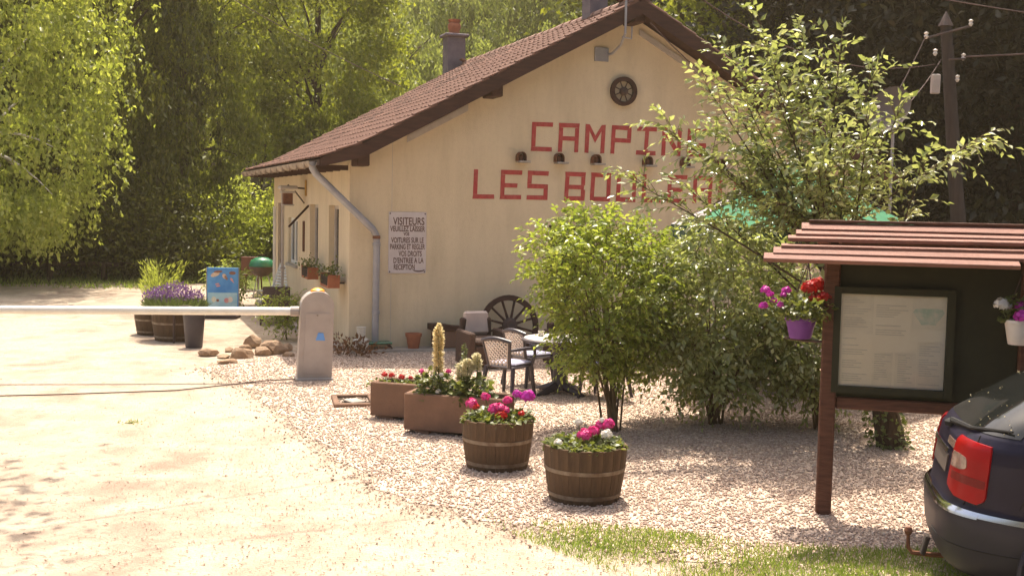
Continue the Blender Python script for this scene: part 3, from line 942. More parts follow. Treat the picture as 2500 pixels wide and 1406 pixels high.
# gutter (half round, open top) with brackets
g = MB()
n = 9
vv = []
for v in (v0r + 0.25, v1r - 0.05):
    for r in (0.075, 0.068):
        for i in range(n):
            t = math.pi + math.pi * i / (n - 1)
            vv.append((-0.665 + r * math.cos(t), v, 3.10 + r * math.sin(t) * 1.25))
ff = []
for i in range(n - 1):
    ff += [(i, 2 * n + i, 2 * n + i + 1, i + 1), (n + i, n + i + 1, 3 * n + i + 1, 3 * n + i), (i, i + 1, n + i + 1, n + i), (2 * n + i, 3 * n + i, 3 * n + i + 1, 2 * n + i + 1)]
g.add(vv, ff)
g.lathe([(0.0, 0), (0.068, 0.0), (0.068, 0.004), (0, 0.004)], 8)
gut = fixnormals(MB().add(vv, ff).build('gutter', 'gutter', house, smooth=True))
for k in range(12):
    v = 0.1 + 0.85 * k
    fixnormals(MB().prism([(-0.747, 2.995), (-0.58, 2.995), (-0.58, 3.10), (-0.747, 3.10)], v, v + 0.025, lambda a, b, d: (a, d, b)).build('gutter_bracket', 'gutter', gut))
dp = MB().tube([(-0.665, -0.24, 3.09), (-0.655, -0.24, 2.99), (-0.60, -0.23, 2.90), (0.36, -0.14, 2.02), (0.42, -0.13, 1.92), (0.43, -0.13, 1.80), (0.42, -0.13, 0.14)], 0.058, 12).build('downpipe', 'zinc', house, smooth=True)
for z in (1.75, 0.62):
    MB().lathe([(0.060, 0), (0.068, 0.005), (0.068, 0.045), (0.060, 0.05)], 14, (0.428, -0.13, z)).build('pipe_collar', 'zinc', dp)
MB().lathe([(0.059, 0), (0.066, 0.005), (0.066, 0.05), (0.059, 0.055)], 14, (0.425, -0.13, 1.86)).build('pipe_collar', 'rust', dp)

# windows on the left wall
def side_window(v0, v1, z0, z1, two):
    w = fixnormals(MB().box(0.10, 0.16, v0, v0 + 0.07, z0, z1).box(0.10, 0.16, v1 - 0.07, v1, z0, z1).box(0.10, 0.16, v0 + 0.07, v1 - 0.07, z1 - 0.07, z1).box(0.10, 0.16, v0 + 0.07, v1 - 0.07, z0, z0 + 0.07)
                   .box(0.105, 0.155, (v0 + v1) / 2 - 0.035, (v0 + v1) / 2 + 0.035, z0 + 0.07, z1 - 0.07).build('window', 'frame', house))
    for a, b in ((v0 + 0.07, (v0 + v1) / 2 - 0.035), ((v0 + v1) / 2 + 0.035, v1 - 0.07)):
        MB().box(0.128, 0.134, a, b, z0 + 0.07, z1 - 0.07).build('pane', 'carglass' if not two else 'glass', w)
    # pleated curtain behind the pane
    c = MB()
    n = 24
    vv = []
    for i in range(n + 1):
        v = v0 + 0.02 + (v1 - v0 - 0.04) * i / n
        x = 0.20 + 0.02 * math.sin(i * 2.2)
        vv += [(x, v, z0 + 0.02), (x, v, z1 - 0.02)]
    c.add(vv, [(2 * i, 2 * i + 1, 2 * i + 3, 2 * i + 2) for i in range(n)])
    c.build('curtain', 'curtain', w)
    fixnormals(MB().bbox(-0.05, 0.1, v0 - 0.04, v1 + 0.04, z0 - 0.05, z0 - 0.003, 0.008).build('sill', 'concrete', w))
    return w
side_window(*OPEN[0], True)
side_window(*OPEN[1], True)
v0, v1, z0, z1 = OPEN[2]
w = fixnormals(MB().box(0.06, 0.12, v0, v0 + 0.07, z0, z1).box(0.06, 0.12, v1 - 0.07, v1, z0, z1).box(0.06, 0.12, v0 + 0.07, v1 - 0.07, z1 - 0.07, z1).box(0.06, 0.12, v0 + 0.07, v1 - 0.07, z0, z0 + 0.07).box(0.05, 0.125, 6.25, 6.4, z0 + 0.07, z1 - 0.07).build('window', 'white', house))
for a, b in ((v0 + 0.07, 6.25), (6.4, v1 - 0.07)):
    MB().box(0.085, 0.09, a, b, z0 + 0.07, z1 - 0.07).build('pane', 'carglass', w)
fixnormals(MB().bbox(-0.06, 0.06, v0 - 0.05, v1 + 0.05, z0 - 0.06, z0 - 0.003, 0.008).build('sill', 'concrete', w))
v0, v1, z0, z1 = OPEN[3]
d = MB().box(0.10, 0.15, v0 + 0.06, v1 - 0.06, z0, z1 - 0.06).build('door', 'woodbrown', house)
fixnormals(MB().box(0.06, 0.15, v0, v0 + 0.055, z0, z1).box(0.06, 0.15, v1 - 0.055, v1, z0, z1).box(0.06, 0.15, v0 + 0.055, v1 - 0.055, z1 - 0.055, z1).build('door_frame', 'woodbrown', d))
MB().box(0.092, 0.098, v0 + 0.18, v1 - 0.18, 1.35, 2.25).build('door_pane', 'frame', d)
MB().tube([(0.1, v1 - 0.14, 1.05), (0.04, v1 - 0.14, 1.05), (0.04, v1 - 0.26, 1.05)], 0.012, 6).build('handle', 'iron', d)
fixnormals(MB().bbox(-0.5, 0.0, 7.7, 8.85, 0.042, 0.12, 0.01).build('doorstep', 'concrete', house))
# door shutter edge at the far corner
fixnormals(MB().bbox(-0.07, -0.004, 9.05, 9.09, 0.1, 2.3, 0.006).build('open_shutter', 'white', house))
# gable window behind the shrub
w = fixnormals(MB().box(wu0, wu0 + 0.06, 0.10, 0.16, wz0, wz1).box(wu1 - 0.06, wu1, 0.10, 0.16, wz0, wz1).box(wu0 + 0.06, wu1 - 0.06, 0.10, 0.16, wz1 - 0.06, wz1).box(wu0 + 0.06, wu1 - 0.06, 0.10, 0.16, wz0, wz0 + 0.06).box(3.90, 3.96, 0.105, 0.155, wz0 + 0.06, wz1 - 0.06).build('window', 'darkwood', house))
for a, b in ((wu0 + 0.06, 3.90), (3.96, wu1 - 0.06)):
    MB().box(a, b, 0.128, 0.134, wz0 + 0.06, wz1 - 0.06).build('pane', 'carglass', w)
# painted letters
LW, LH, LT = 0.385, 0.50, 0.076
def letter(ch):
    w, h, t = LW, LH, LT
    b = lambda x0, x1, y0, y1: [(x0, y0), (x1, y0), (x1, y1), (x0, y1)]
    m = 0.20
    L = {'C': [b(0, w, h - t, h), b(0, t, t, h - t), b(0, w, 0, t)],
         'A': [b(0, w, h - t, h), b(0, t, 0, h - t), b(w - t, w, 0, h - t), b(t, w - t, m, m + t)],
         'M': [b(0, t, 0, h), b(w - t, w, 0, h), [(t, h), (t, h - .12), (w / 2, h - .32), (w / 2, h - .20)], [(w / 2, h - .20), (w / 2, h - .32), (w - t, h - .12), (w - t, h)]],
         'P': [b(0, t, 0, h), b(t, w, h - t, h), b(w - t, w, m + t, h - t), b(t, w, m, m + t)],
         'I': [b(0, w, h - t, h), b(0, w, 0, t), b(w / 2 - t / 2, w / 2 + t / 2, t, h - t)],
         'N': [b(0, t, 0, h), b(w - t, w, 0, h), [(t, h), (t, h - .15), (w - t, 0), (w - t, .15)]],
         'G': [b(0, w, h - t, h), b(0, t, t, h - t), b(0, w, 0, t), b(w - t, w, t, .17), b(.20, w, .17, .17 + t)],
         'L': [b(0, t, t, h), b(0, w, 0, t)],
         'E': [b(0, w, h - t, h), b(0, t, t, h - t), b(0, w, 0, t), b(t, w * .8, m, m + t)],
         'S': [b(0, w, h - t, h), b(0, t, m + t, h - t), b(0, w, m, m + t), b(w - t, w, t, m), b(0, w, 0, t)],
         'B': [b(0, t, t, h - t), b(0, w, h - t, h), b(0, w, 0, t), b(t, w - .02, m, m + t), b(w - t, w, t, m), b(w - t, w, m + t, h - t)],
         'O': [b(0, w, h - t, h), b(0, t, t, h - t), b(w - t, w, t, h - t), b(0, w, 0, t)],
         'U': [b(0, t, t, h), b(w - t, w, t, h), b(0, w, 0, t)],
         'X': [[(0, h), (w / 2 - .05, h / 2), (w / 2 + .05, h / 2), (.09, h)], [(w - .09, h), (w / 2 - .05, h / 2 + .001), (w / 2 + .05, h / 2 + .001), (w, h)],
               [(0, 0), (.09, 0), (w / 2 + .05, h / 2 - .001), (w / 2 - .05, h / 2 - .001)], [(w - .09, 0), (w, 0), (w / 2 + .05, h / 2 - .002), (w / 2 - .05, h / 2 - .002)]]}
    return L[ch]
for word, us, zb in (('CAMPING', [3.16, 3.66, 4.16, 4.66, 5.16, 5.66, 6.17], 3.40), ('LESBOULEAUX', [2.12, 2.61, 3.10, 3.80, 4.29, 4.79, 5.29, 5.80, 6.32, 6.84, 7.35], 2.555)):
    for ch, u in zip(word, us):
        q = MB()
        for pl in letter(ch):
            q.prism(pl, 0, 0.003, lambda a, b, d, u=u, zb=zb: (u + a + (b - 0.25) * 0.03 + 0.004 * math.sin(91 * (a + u) + 47 * b), -0.004 - d, zb + b + 0.004 * math.sin(77 * b + 53 * (a + u))))
        fixnormals(q.build('painted_letter', 'redpaint', house))
# chimneys
c = fixnormals(MB().box(4.45, 4.92, 9.95, 10.42, 3.5, 6.72).build('chimney', 'slate', house))
fixnormals(MB().bbox(4.37, 5.0, 9.87, 10.5, 6.724, 6.80, 0.02).build('chimney_cap', 'slate', c))
MB().lathe([(0.15, 0), (0.14, 0.10), (0.17, 0.16), (0.17, 0.24), (0.13, 0.30), (0.16, 0.34), (0.16, 0.38), (0.0, 0.385)], 14, (4.68, 10.18, 6.80)).build('chimney_pot', 'terracotta', c, smooth=True)
c = fixnormals(MB().box(4.80, 5.16, 1.45, 1.83, 5.7, 7.2).build('chimney', 'slate', house))
fixnormals(MB().bbox(4.74, 5.22, 1.39, 1.89, 7.204, 7.28, 0.02).build('chimney_cap', 'slate', c))
# aerial mast on the gable
ms = MB().tube([(4.60, -0.62, 7.4), (4.60, -0.62, 5.42), (4.62, -0.40, 5.25), (4.60, -0.10, 5.14), (4.55, -0.04, 5.12)], 0.022, 8).build('aerial_mast', 'zinc', house, smooth=True)
MB().box(4.30, 4.56, -0.03, -0.003, 5.0, 5.24).build('bracket_plate', 'zinc', ms)
MB().tube([(4.56, -0.58, 5.36), (4.74, -0.58, 5.34), (4.74, -0.58, 5.55)], 0.014, 6).build('clamp', 'zinc', ms)

# ------------------------------------------------------------------ things fixed to or standing by the house
def H(u, v, z=0.0):
    return (-2.7 + u * math.cos(HA) - v * math.sin(HA), 18.94 + u * math.sin(HA) + v * math.cos(HA), z)

def wagon_wheel(name, label, cat_loc, rz, tilt, rad, nsp, rim, thick, hub):
    t = thing(name, label, 'wheel', cat_loc, rz)
    mt = Matrix.Translation((0, 0, rad)) if tilt is None else Matrix.Rotation(tilt, 4, 'X') @ Matrix.Translation((0, 0, rad))
    n = 36
    q = MB()
    vv, ff = [], []
    for k in range(n):
        a = 2 * math.pi * k / n
        for r, y in ((rad, -thick / 2), (rad, thick / 2), (rad - rim, thick / 2), (rad - rim, -thick / 2)):
            vv.append(mt @ Vector((r * math.cos(a), y, r * math.sin(a))))
    for k in range(n):
        b, c = 4 * k, 4 * ((k + 1) % n)
        for j in range(4):
            ff.append((b + j, b + (j + 1) % 4, c + (j + 1) % 4, c + j))
    fixnormals(q.add(vv, ff).build('rim', 'darkwood', t))
    for k in range(nsp):
        a = 2 * math.pi * (k + 0.5) / nsp
        p0 = mt @ Vector((hub * 0.8 * math.cos(a), 0, hub * 0.8 * math.sin(a)))
        p1 = mt @ Vector(((rad - rim * 0.7) * math.cos(a), 0, (rad - rim * 0.7) * math.sin(a)))
        MB().tube([p0, (p0 + p1) / 2, p1], [rad * 0.05, rad * 0.038, rad * 0.045], 6).build('spoke', 'darkwood', t)
    hb = MB()
    prof = [(0.0, -thick * 1.3), (hub * 0.55, -thick * 1.3), (hub * 0.6, -thick * 1.1), (hub, -thick * 0.6), (hub, thick * 0.5), (hub * 0.7, thick * 0.6), (0, thick * 0.6)]
    tmp = MB().lathe(prof, 14)
    rx = Matrix.Rotation(R(-90), 4, 'X')
    hb.add([mt @ (rx @ Vector(p)) for p in tmp.v], tmp.f)
    fixnormals(hb.build('hub', 'iron', t))
    return t
x, y, z = H(4.86, -0.05, 4.5 - 0.255)
wagon_wheel('wagon_wheel', 'small dark wagon wheel hung high on gable above the lettering', (x, y, z), HA, None, 0.255, 8, 0.075, 0.05, 0.075)
x, y, z = H(2.72, -0.42, -0.10)
wagon_wheel('wagon_wheel', 'large spoked wagon wheel leaning against wall behind the patio chairs', (x, y, z), HA, R(-12), 0.52, 12, 0.09, 0.06, 0.13)

# six lamps over the lower line of lettering
lamp_where = ['leftmost of the row, above between letters E and S', 'second in the row, beneath letter A', 'third in the row, beneath letter M', 'fourth in the row, beneath letter I', 'fifth in the row, beneath letter G', 'last of the row, behind the young tree']
lp = None
for k, u in enumerate([2.95, 3.65, 4.35, 5.35, 6.10, 6.83]):
    t = thing('wall_lamp', 'small brown hooded wall lamp, ' + lamp_where[k], 'lamp', H(u, -0.002, 3.20), HA, 'lamps along the lettering')
    if lp is None:
        q = MB()
        n = 9
        vv = []
        for yy in (-0.15, -0.01):
            for r in (0.078, 0.066):
                for i in range(n):
                    a = math.pi * i / (n - 1)
                    vv.append((r * math.cos(a), yy, 0.09 + r * math.sin(a) * 1.1))
                vv.append((r, yy, 0.02))
                vv.insert(len(vv) - n - 1, (r, yy, 0.02))
                vv[-1] = (-r, yy, 0.02)
        m_ = n + 2
        ff = []
        for i in range(m_ - 1):
            ff += [(i, i + 1, 2 * m_ + i + 1, 2 * m_ + i), (m_ + i + 1, m_ + i, 3 * m_ + i, 3 * m_ + i + 1), (i, m_ + i, m_ + i + 1, i + 1), (2 * m_ + i, 2 * m_ + i + 1, 3 * m_ + i + 1, 3 * m_ + i)]
        a_ = fixnormals(q.add(vv, ff).build('hood', 'rust', t))
        b_ = fixnormals(MB().bbox(-0.07, 0.14, -0.20, -0.002, -0.015, 0.02, 0.006).build('base_ledge', 'concrete', t))
        c_ = MB().lathe([(0.0, 0), (0.035, 0.0), (0.05, 0.05), (0.035, 0.10), (0, 0.12)], 10, (0, -0.07, 0.02)).build('lamp_glass', 'orange', t, smooth=True)
        c_.data.materials.clear()
        c_.data.materials.append(M['rust'])
        lp = (a_, b_, c_)
    else:
        for s_ in lp:
            inst(s_, s_.name.split('.')[0], t)

# enamel visitors sign
sg = thing('notice_sign', 'white enamel sign with dark hand painted visitor instructions on gable', 'sign', H(0.98, -0.004, 1.28), HA)
fixnormals(MB().bbox(-0.325, 0.325, -0.012, 0.0, 0.0, 1.03, 0.004).build('panel', 'signwhite', sg))
lines = [('VISITEURS', 0.175, 0.815, 0.54, 0.02), ('VEUILLEZ LAISSER', 0.125, 0.705, 0.60, 0.0), ('VOS', 0.075, 0.635, 0.10, -0.02), ('VOITURES SUR LE', 0.125, 0.515, 0.56, 0.0),
         ('PARKING ET REGLER', 0.125, 0.405, 0.60, 0.0), ('VOS DROITS', 0.125, 0.29, 0.40, 0.05), ("D'ENTREE A LA", 0.125, 0.175, 0.52, 0.02), ('RECEPTION', 0.125, 0.065, 0.36, -0.05)]
for s_, size, zb, wid, dx in lines:
    me = text_mesh(s_, size, 1.0, 0.003)
    xs = [v.co.x for v in me.vertices]
    k = wid / (max(xs) - min(xs))
    for v in me.vertices:
        v.co = Vector((v.co.x * k + dx, -0.0145, v.co.y + zb))
    me.materials.append(M['ink'])
    link(bpy.data.objects.new('lettering', me), sg)
q = MB()
for k in range(6):
    xa, xb = -0.13 + 0.28 * k / 6, -0.13 + 0.28 * (k + 1) / 6
    q.add([(xa, -0.0145, 0.795), (xb, -0.0145, 0.795), (xb, -0.0145, 0.803), (xa, -0.0145, 0.803)], [(0, 1, 2, 3)])
q.build('underline', 'ink', sg)
q = MB()
for k in range(8):
    a0, a1 = math.pi * (1.1 + 0.8 * k / 8), math.pi * (1.1 + 0.8 * (k + 1) / 8)
    q.add([(0.20 + 0.11 * math.cos(a0), -0.0145, 0.075 + 0.05 * math.sin(a0)), (0.20 + 0.11 * math.cos(a1), -0.0145, 0.075 + 0.05 * math.sin(a1)),
           (0.20 + 0.10 * math.cos(a1), -0.0145, 0.075 + 0.028 * math.sin(a1)), (0.20 + 0.10 * math.cos(a0), -0.0145, 0.075 + 0.028 * math.sin(a0))], [(0, 1, 2, 3)])
q.build('flourish', 'ink', sg)
for sx in (-0.30, 0.30):
    for sz in (0.03, 1.0):
        MB().lathe([(0.0, 0), (0.012, 0.0), (0.012, 0.004), (0, 0.006)], 8, (0, 0, 0)).build('screw', 'iron', sg)
        o = COL.objects[-1] if False else [c for c in sg.children if c.name.startswith('screw')][-1]
        o.location = (sx, -0.012, sz)
        o.rotation_euler = (R(90), 0, 0)

# flower boxes under the windows of the left wall
def tuft_leaves(rng, n, cx, cy, cz, rx, ry, rz_, L, ratio=0.6):
    p = rng.normal(size=(n, 3)) * 0.5 * np.array([rx, ry, rz_]) + np.array([cx, cy, cz])
    ax = p - np.array([cx, cy, cz - rz_]) + rng.normal(size=(n, 3)) * 0.3 * max(rx, ry, rz_)
    nr = rng.normal(size=(n, 3)) + np.array([0, 0, 1.0])
    Ls = L * rng.uniform(0.6, 1.3, n)
    return leaf_arrays(p, ax, nr, Ls, Ls * ratio)
rb = np.random.default_rng(31)
for (v, z, lab) in ((0.55, 1.02, 'terracotta window box with green plants under window nearest the gable'), (2.65, 1.02, 'terracotta window box with dark plants under second window from the gable')):
    t = thing('window_box', lab, 'planter', H(-0.22, v, z), HA)
    fixnormals(MB().prism([(-0.36, 0.0), (0.36, 0.0), (0.40, 0.22), (0.36, 0.22), (0.33, 0.04), (-0.33, 0.04), (-0.36, 0.22), (-0.40, 0.22)], -0.10, 0.10, lambda a, b, d: (d, a, b)).build('box', 'terracotta', t))
    MB().box(-0.099, 0.099, -0.35, 0.35, 0.03, 0.185).build('soil', 'soil', t)
    vv, ff = tuft_leaves(rb, 170, 0, 0, 0.25, 0.18, 0.50, 0.13, 0.06)
    fast('foliage', vv, ff, 'leaf_plant', t)
    MB().box(0.1, 0.21, -0.2, -0.17, 0.06, 0.09).build('bracket', 'iron', t)
# lantern and house-name bracket on the left wall
t = thing('wall_lantern', 'white bracket lantern with yellow glass above the narrow window on side wall', 'lantern', H(0, 4.75, 2.35), HA)
fixnormals(MB().bbox(-0.46, -0.22, -0.12, 0.12, 0.0, 0.025, 0.008).build('frame', 'frame', t))
fixnormals(MB().bbox(-0.48, -0.20, -0.14, 0.14, 0.25, 0.29, 0.01).build('top_plate', 'frame', t))
fixnormals(MB().bbox(-0.52, -0.16, -0.18, 0.18, 0.33, 0.40, 0.02).build('roof', 'frame', t))
MB().box(-0.43, -0.25, -0.09, 0.09, 0.026, 0.249).build('lantern_glass', 'rust', t)
MB().tube([(-0.002, 0, 0.35), (-0.30, 0, 0.37), (-0.34, 0, 0.42)], 0.02, 6).tube([(-0.002, 0, 0.05), (-0.2, 0, 0.3)], 0.015, 6).build('bracket', 'iron', t)
t = thing('porch_post', 'slim white post standing before narrow window of side wall', 'post', H(-0.28, 5.9, 0.04), HA)
fixnormals(MB().bbox(-0.03, 0.03, -0.03, 0.03, 0, 2.62, 0.008).build('shaft', 'frame', t))
fixnormals(MB().bbox(-0.05, 0.05, -0.05, 0.05, 2.622, 2.66, 0.008).build('cap', 'frame', t))
fixnormals(MB().bbox(-0.05, 0.05, -0.05, 0.05, 0.95, 1.0, 0.008).build('ledge', 'frame', t))
o = fixnormals(MB().bbox(-0.03, -0.003, -0.08, 0.08, 0, 0.62, 0.005).build('wall_plaque', 'woodbrown'))
o.location = H(0, 4.75, 1.42)
o.rotation_euler = (0, 0, HA)
tag(o, 'narrow brown plaque on side wall between lantern and second window', 'plaque')
o = fixnormals(MB().bbox(-0.03, -0.003, -0.05, 0.05, 0, 0.32, 0.005).build('yellow_plaque', 'orange'))
o.data.materials[0] = mat('ochre', (0.45, 0.26, 0.06), rough=0.7)
o.location = H(0, 4.5, 2.55)
o.rotation_euler = (0, 0, HA)
tag(o, 'small ochre plate high on the side wall right of lantern', 'plaque')
o = MB().tube([(0, 0, 0), (-0.42, -0.2, -0.42)], 0.022, 6).build('awning_strut', 'darkwood')
o.location = H(-0.003, 4.2, 2.36)
o.rotation_euler = (0, 0, HA)
tag(o, 'dark slanting strut fixed to side wall left of second window', 'strut')

# pots and bits along the gable foot
def pot(name, label, loc, r, h, m='terracotta', soil=True):
    t = thing(name, label, 'pot', loc)
    MB().lathe([(r * 0.68, 0), (r * 0.92, h * 0.78), (r * 1.02, h * 0.79), (r * 1.05, h), (r * 0.92, h), (r * 0.86, h * 0.85), (0, h * 0.84)], 22).build('pot_body', m, t, smooth=True)
    if soil:
        MB().lathe([(r * 0.85, h * 0.845), (r * 0.4, h * 0.87), (0, h * 0.875)], 14).build('soil', 'soil', t)
    return t
pot('flower_pot', 'empty terracotta pot at gable foot right of downpipe', H(1.05, -0.24, 0.045), 0.135, 0.25)
tr = thing('stone_trough', 'dark brown trough with sloping lid against the gable', 'trough', H(1.75, -0.24, 0.045), HA)
fixnormals(MB().bbox(-0.36, 0.40, -0.15, 0.16, 0, 0.30, 0.02).build('body', 'trough', tr))
fixnormals(MB().prism([(-0.42, 0.303), (0.44, 0.303), (0.44, 0.33), (0.0, 0.36), (-0.2, 0.40), (-0.42, 0.40)], -0.17, 0.17, lambda a, b, d: (a, d, b)).build('lid', 'darkwood', tr))
t = thing('drain_stand', 'low stand with green lid under foot of downpipe', 'stand', H(0.43, -0.16, 0.045), HA)
fixnormals(MB().bbox(-0.24, 0.24, -0.16, 0.12, 0.082, 0.115, 0.01).build('lid', 'greenenamel', t))
for sx, sy in ((-1, -1), (1, -1), (-1, 1), (1, 1)):
    MB().tube([(sx * 0.19, -0.02 + sy * 0.09, 0.085), (sx * 0.25, -0.02 + sy * 0.11, 0)], 0.016, 6).build('leg', 'iron', t)
t = thing('glass_jar', 'squat greenish glass jar by corner of the gable', 'jar', H(0.16, -0.26, 0.045))
MB().lathe([(0.10, 0), (0.13, 0.02), (0.13, 0.16), (0.07, 0.20), (0.075, 0.36), (0.085, 0.37), (0, 0.372)], 16).build('jar_body', 'print', t, smooth=True)
for i, (u, v, lab) in enumerate(((-0.18, -0.5, 'low rusty brown dead plant nearest the house corner'), (-0.02, -0.75, 'low rusty dry weed on gravel behind barrier pillar'))):
    x, y, z = H(u, v, 0)
    t = thing('dry_plant', lab, 'plant', (x, y, 0))
    vv, ff = tuft_leaves(rb, 140, 0, 0, 0.10, 0.36, 0.22, 0.16, 0.08)
    fast('foliage', vv, ff, 'leaf_dry', t)
    MB().tube([(0, 0, 0), (0.02, 0.01, 0.12)], 0.008, 5).build('stem', 'twig', t)

# satellite dish on a stand right of the house
t = thing('satellite_dish', 'grey satellite dish on thin pole behind the young tree', 'dish', (6.93, 21.2, 0))
q = MB()
n = 28
vv = [(0, 0, 0)]
for k in range(1, 6):
    for i in range(n):
        a = 2 * math.pi * i / n
        r = 0.44 * k / 5
        vv.append((r * math.cos(a), -0.11 * (k / 5) ** 2, r * math.sin(a)))
ff = [(0, 1 + (i + 1) % n, 1 + i) for i in range(n)]
for k in range(4):
    for i in range(n):
        ff.append((1 + k * n + i, 1 + k * n + (i + 1) % n, 1 + (k + 1) * n + (i + 1) % n, 1 + (k + 1) * n + i))
mt = Matrix.Translation((-0.06, -0.08, 4.30)) @ Matrix.Rotation(R(-52), 4, 'Z') @ Matrix.Rotation(R(-18), 4, 'X')
q.add([mt @ Vector(p) for p in vv], ff)
b0 = len(vv)
q.add([mt @ (Vector(p) + Vector((0, 0.012, 0))) for p in vv], [f[::-1] for f in ff])
q.build('reflector', 'dish', t, smooth=True)
MB().tube([(0, 0, 0), (0, 0, 4.25)], 0.03, 8).build('pole', 'zinc', t)
p0 = mt @ Vector((0, -0.10, -0.42))
p1 = mt @ Vector((0, -0.48, -0.12))
MB().tube([p0, p1], 0.014, 6).build('feed_arm', 'zinc', t)
MB().tube([p1, mt @ Vector((0, -0.40, -0.08))], 0.03, 8).build('feed_horn', 'whitepot', t)

# utility pole
t = thing('utility_pole', 'leaning grey wooden utility pole with crossbar against dark wood', 'pole', (9.58, 24, 0))
MB().tube([(0, 0, 0), (-0.4, 0, 3.2), (-0.74, 0, 6.35)], [0.18, 0.145, 0.115], 12).build('shaft', 'wood_grey', t, smooth=True)
MB().lathe([(0.16, 0), (0.0, 0.32)], 12, (-0.75, 0, 6.30)).build('cap', 'iron', t)
MB().tube([(-1.22, -0.16, 6.02), (-0.27, -0.16, 6.30)], 0.03, 6).build('crossbar', 'iron', t)
MB().tube([(-0.72, -0.2, 5.6), (-0.40, -0.22, 5.62)], 0.025, 6).build('crossbar', 'iron', t)
fixnormals(MB().bbox(-1.05, -0.88, -0.24, -0.1, 4.9, 5.3, 0.02).build('junction_box', 'frame', t))
for px_, pz_ in ((-1.2, 6.06), (-0.3, 6.33), (-0.42, 5.64), (-1.0, 5.72), (-0.52, 5.2)):
    MB().lathe([(0.02, -0.05), (0.05, 0.0), (0.03, 0.03), (0.05, 0.07), (0.0, 0.10)], 10, (px_, -0.18, pz_)).build('insulator', 'whitepot', t, smooth=True)
def wire(label, a, b, sag, r=0.011, n=18):
    pts = []
    for i in range(n + 1):
        s_ = i / n
        p = Vector(a).lerp(Vector(b), s_)
        p.z -= sag * 4 * s_ * (1 - s_)
        pts.append(p)
    o = MB().tube(pts, r, 5).build('overhead_wire', 'cable')
    return tag(o, label, 'wire')
ax_ = H(4.75, -0.62, 6.9)
wire('dark cable sagging from aerial mast on gable to the utility pole', ax_, (8.58, 23.8, 5.5), 0.75)
wire('thick cable running from utility pole to beyond right edge', (9.16, 23.8, 5.66), (24, 21, 8.2), 0.5, 0.02)
wire('thin cable from pole crossbar down behind the young tree', (8.36, 23.8, 6.06), H(9.6, 0.2, 3.3), 0.3)
wire('slack cable from top of gable to right eave', H(5.05, -0.66, 5.62), H(9.0, -0.66, 3.9), 0.45)
wire('cable from utility pole down to satellite dish', (8.7, 23.8, 5.6), (6.95, 21.25, 4.2), 0.1)
wire('thin wire slanting across dark trees left of the chimney', (-14.5, 34, 12.5), H(3.3, 10.2, 5.4), 0.5)
# two service wires high above the drive, out of view, whose thin shadows cross the sand
wire('overhead service wire above the drive, throwing the upper shadow line', (-7.6, 7.8, 6.2), (9.6, 21.7, 6.2), 0.25, 0.012)
wire('overhead service wire above the drive, throwing the lower shadow line', (-7.6, 8.2, 6.6), (9.6, 17.0, 6.6), 0.25, 0.009)

# ------------------------------------------------------------------ barrier
t = thing('barrier_pillar', 'grey rounded barrier pillar with orange lamp and blue sticker', 'pillar', (-2.74, 15.85, 0), R(14))
n = 14
prof = [(-0.235, 0.0)] + [(-0.225 * math.cos(math.pi * i / n), 1.03 + 0.20 * math.sin(math.pi * i / n)) for i in range(n + 1)] + [(0.235, 0.0)]
lean = 0.035
pr = prof[::-1]
fixnormals(MB().prism(pr, -0.17, 0.17, lambda a, b, d: (a + b * lean, d, b)).build('housing', 'greypaint', t))
fixnormals(MB().prism([(-0.16, 0.10), (0.16, 0.10), (0.16, 0.93), (-0.16, 0.93)], -0.178, -0.171, lambda a, b, d: (a + b * lean, d, b)).build('hatch_panel', 'greypaint', t))
MB().lathe([(0.0, 0), (0.012, 0), (0.012, 0.006), (0, 0.008)], 8, (0.035, -0.18, 0.90)).build('lock', 'iron', t)
fixnormals(MB().prism([(0.0, 0.56), (0.13, 0.555), (0.105, 0.66), (0.035, 0.665)], -0.185, -0.179, lambda a, b, d: (a + 0.01, d, b)).build('sticker', 'blue', t))
MB().lathe([(0.10, 0), (0.095, 0.025), (0.05, 0.05), (0, 0.06)], 16, (0.045, 0, 1.215)).build('beacon', 'orange', t, smooth=True)
fixnormals(MB().bbox(-0.26, 0.26, -0.20, 0.20, -0.02, 0.035, 0.01).build('base_plate', 'greypaint', t))
t = thing('barrier_pole', 'long white barrier pole closing the drive', 'barrier', (-2.96, 15.83, 0.94))
MB().tube([(0.0, 0, 0.0), (-3.6, -0.55, 0.0), (-6.0, -0.92, -0.01)], 0.056, 14).build('pole', 'white', t, smooth=True)
MB().tube([(0.015, 0.002, 0.0), (-0.10, -0.015, 0.0)], 0.07, 14).build('mount_sleeve', 'greypaint', t)
o = MB().tube([(-6.3, 13.93, 0.012), (-5.6, 14.12, 0.012), (-4.89, 14.36, 0.014), (-4.29, 14.59, 0.012), (-3.73, 15.09, 0.016), (-3.35, 15.5, 0.016), (-2.95, 15.72, 0.014)], 0.009, 6).build('pole_shadow_strip', 'cable')  # dark tube laid on the sand as the barrier pole's shadow line
tag(o, 'thin dark strip standing in for the barrier pole shadow on the drive', 'cable')

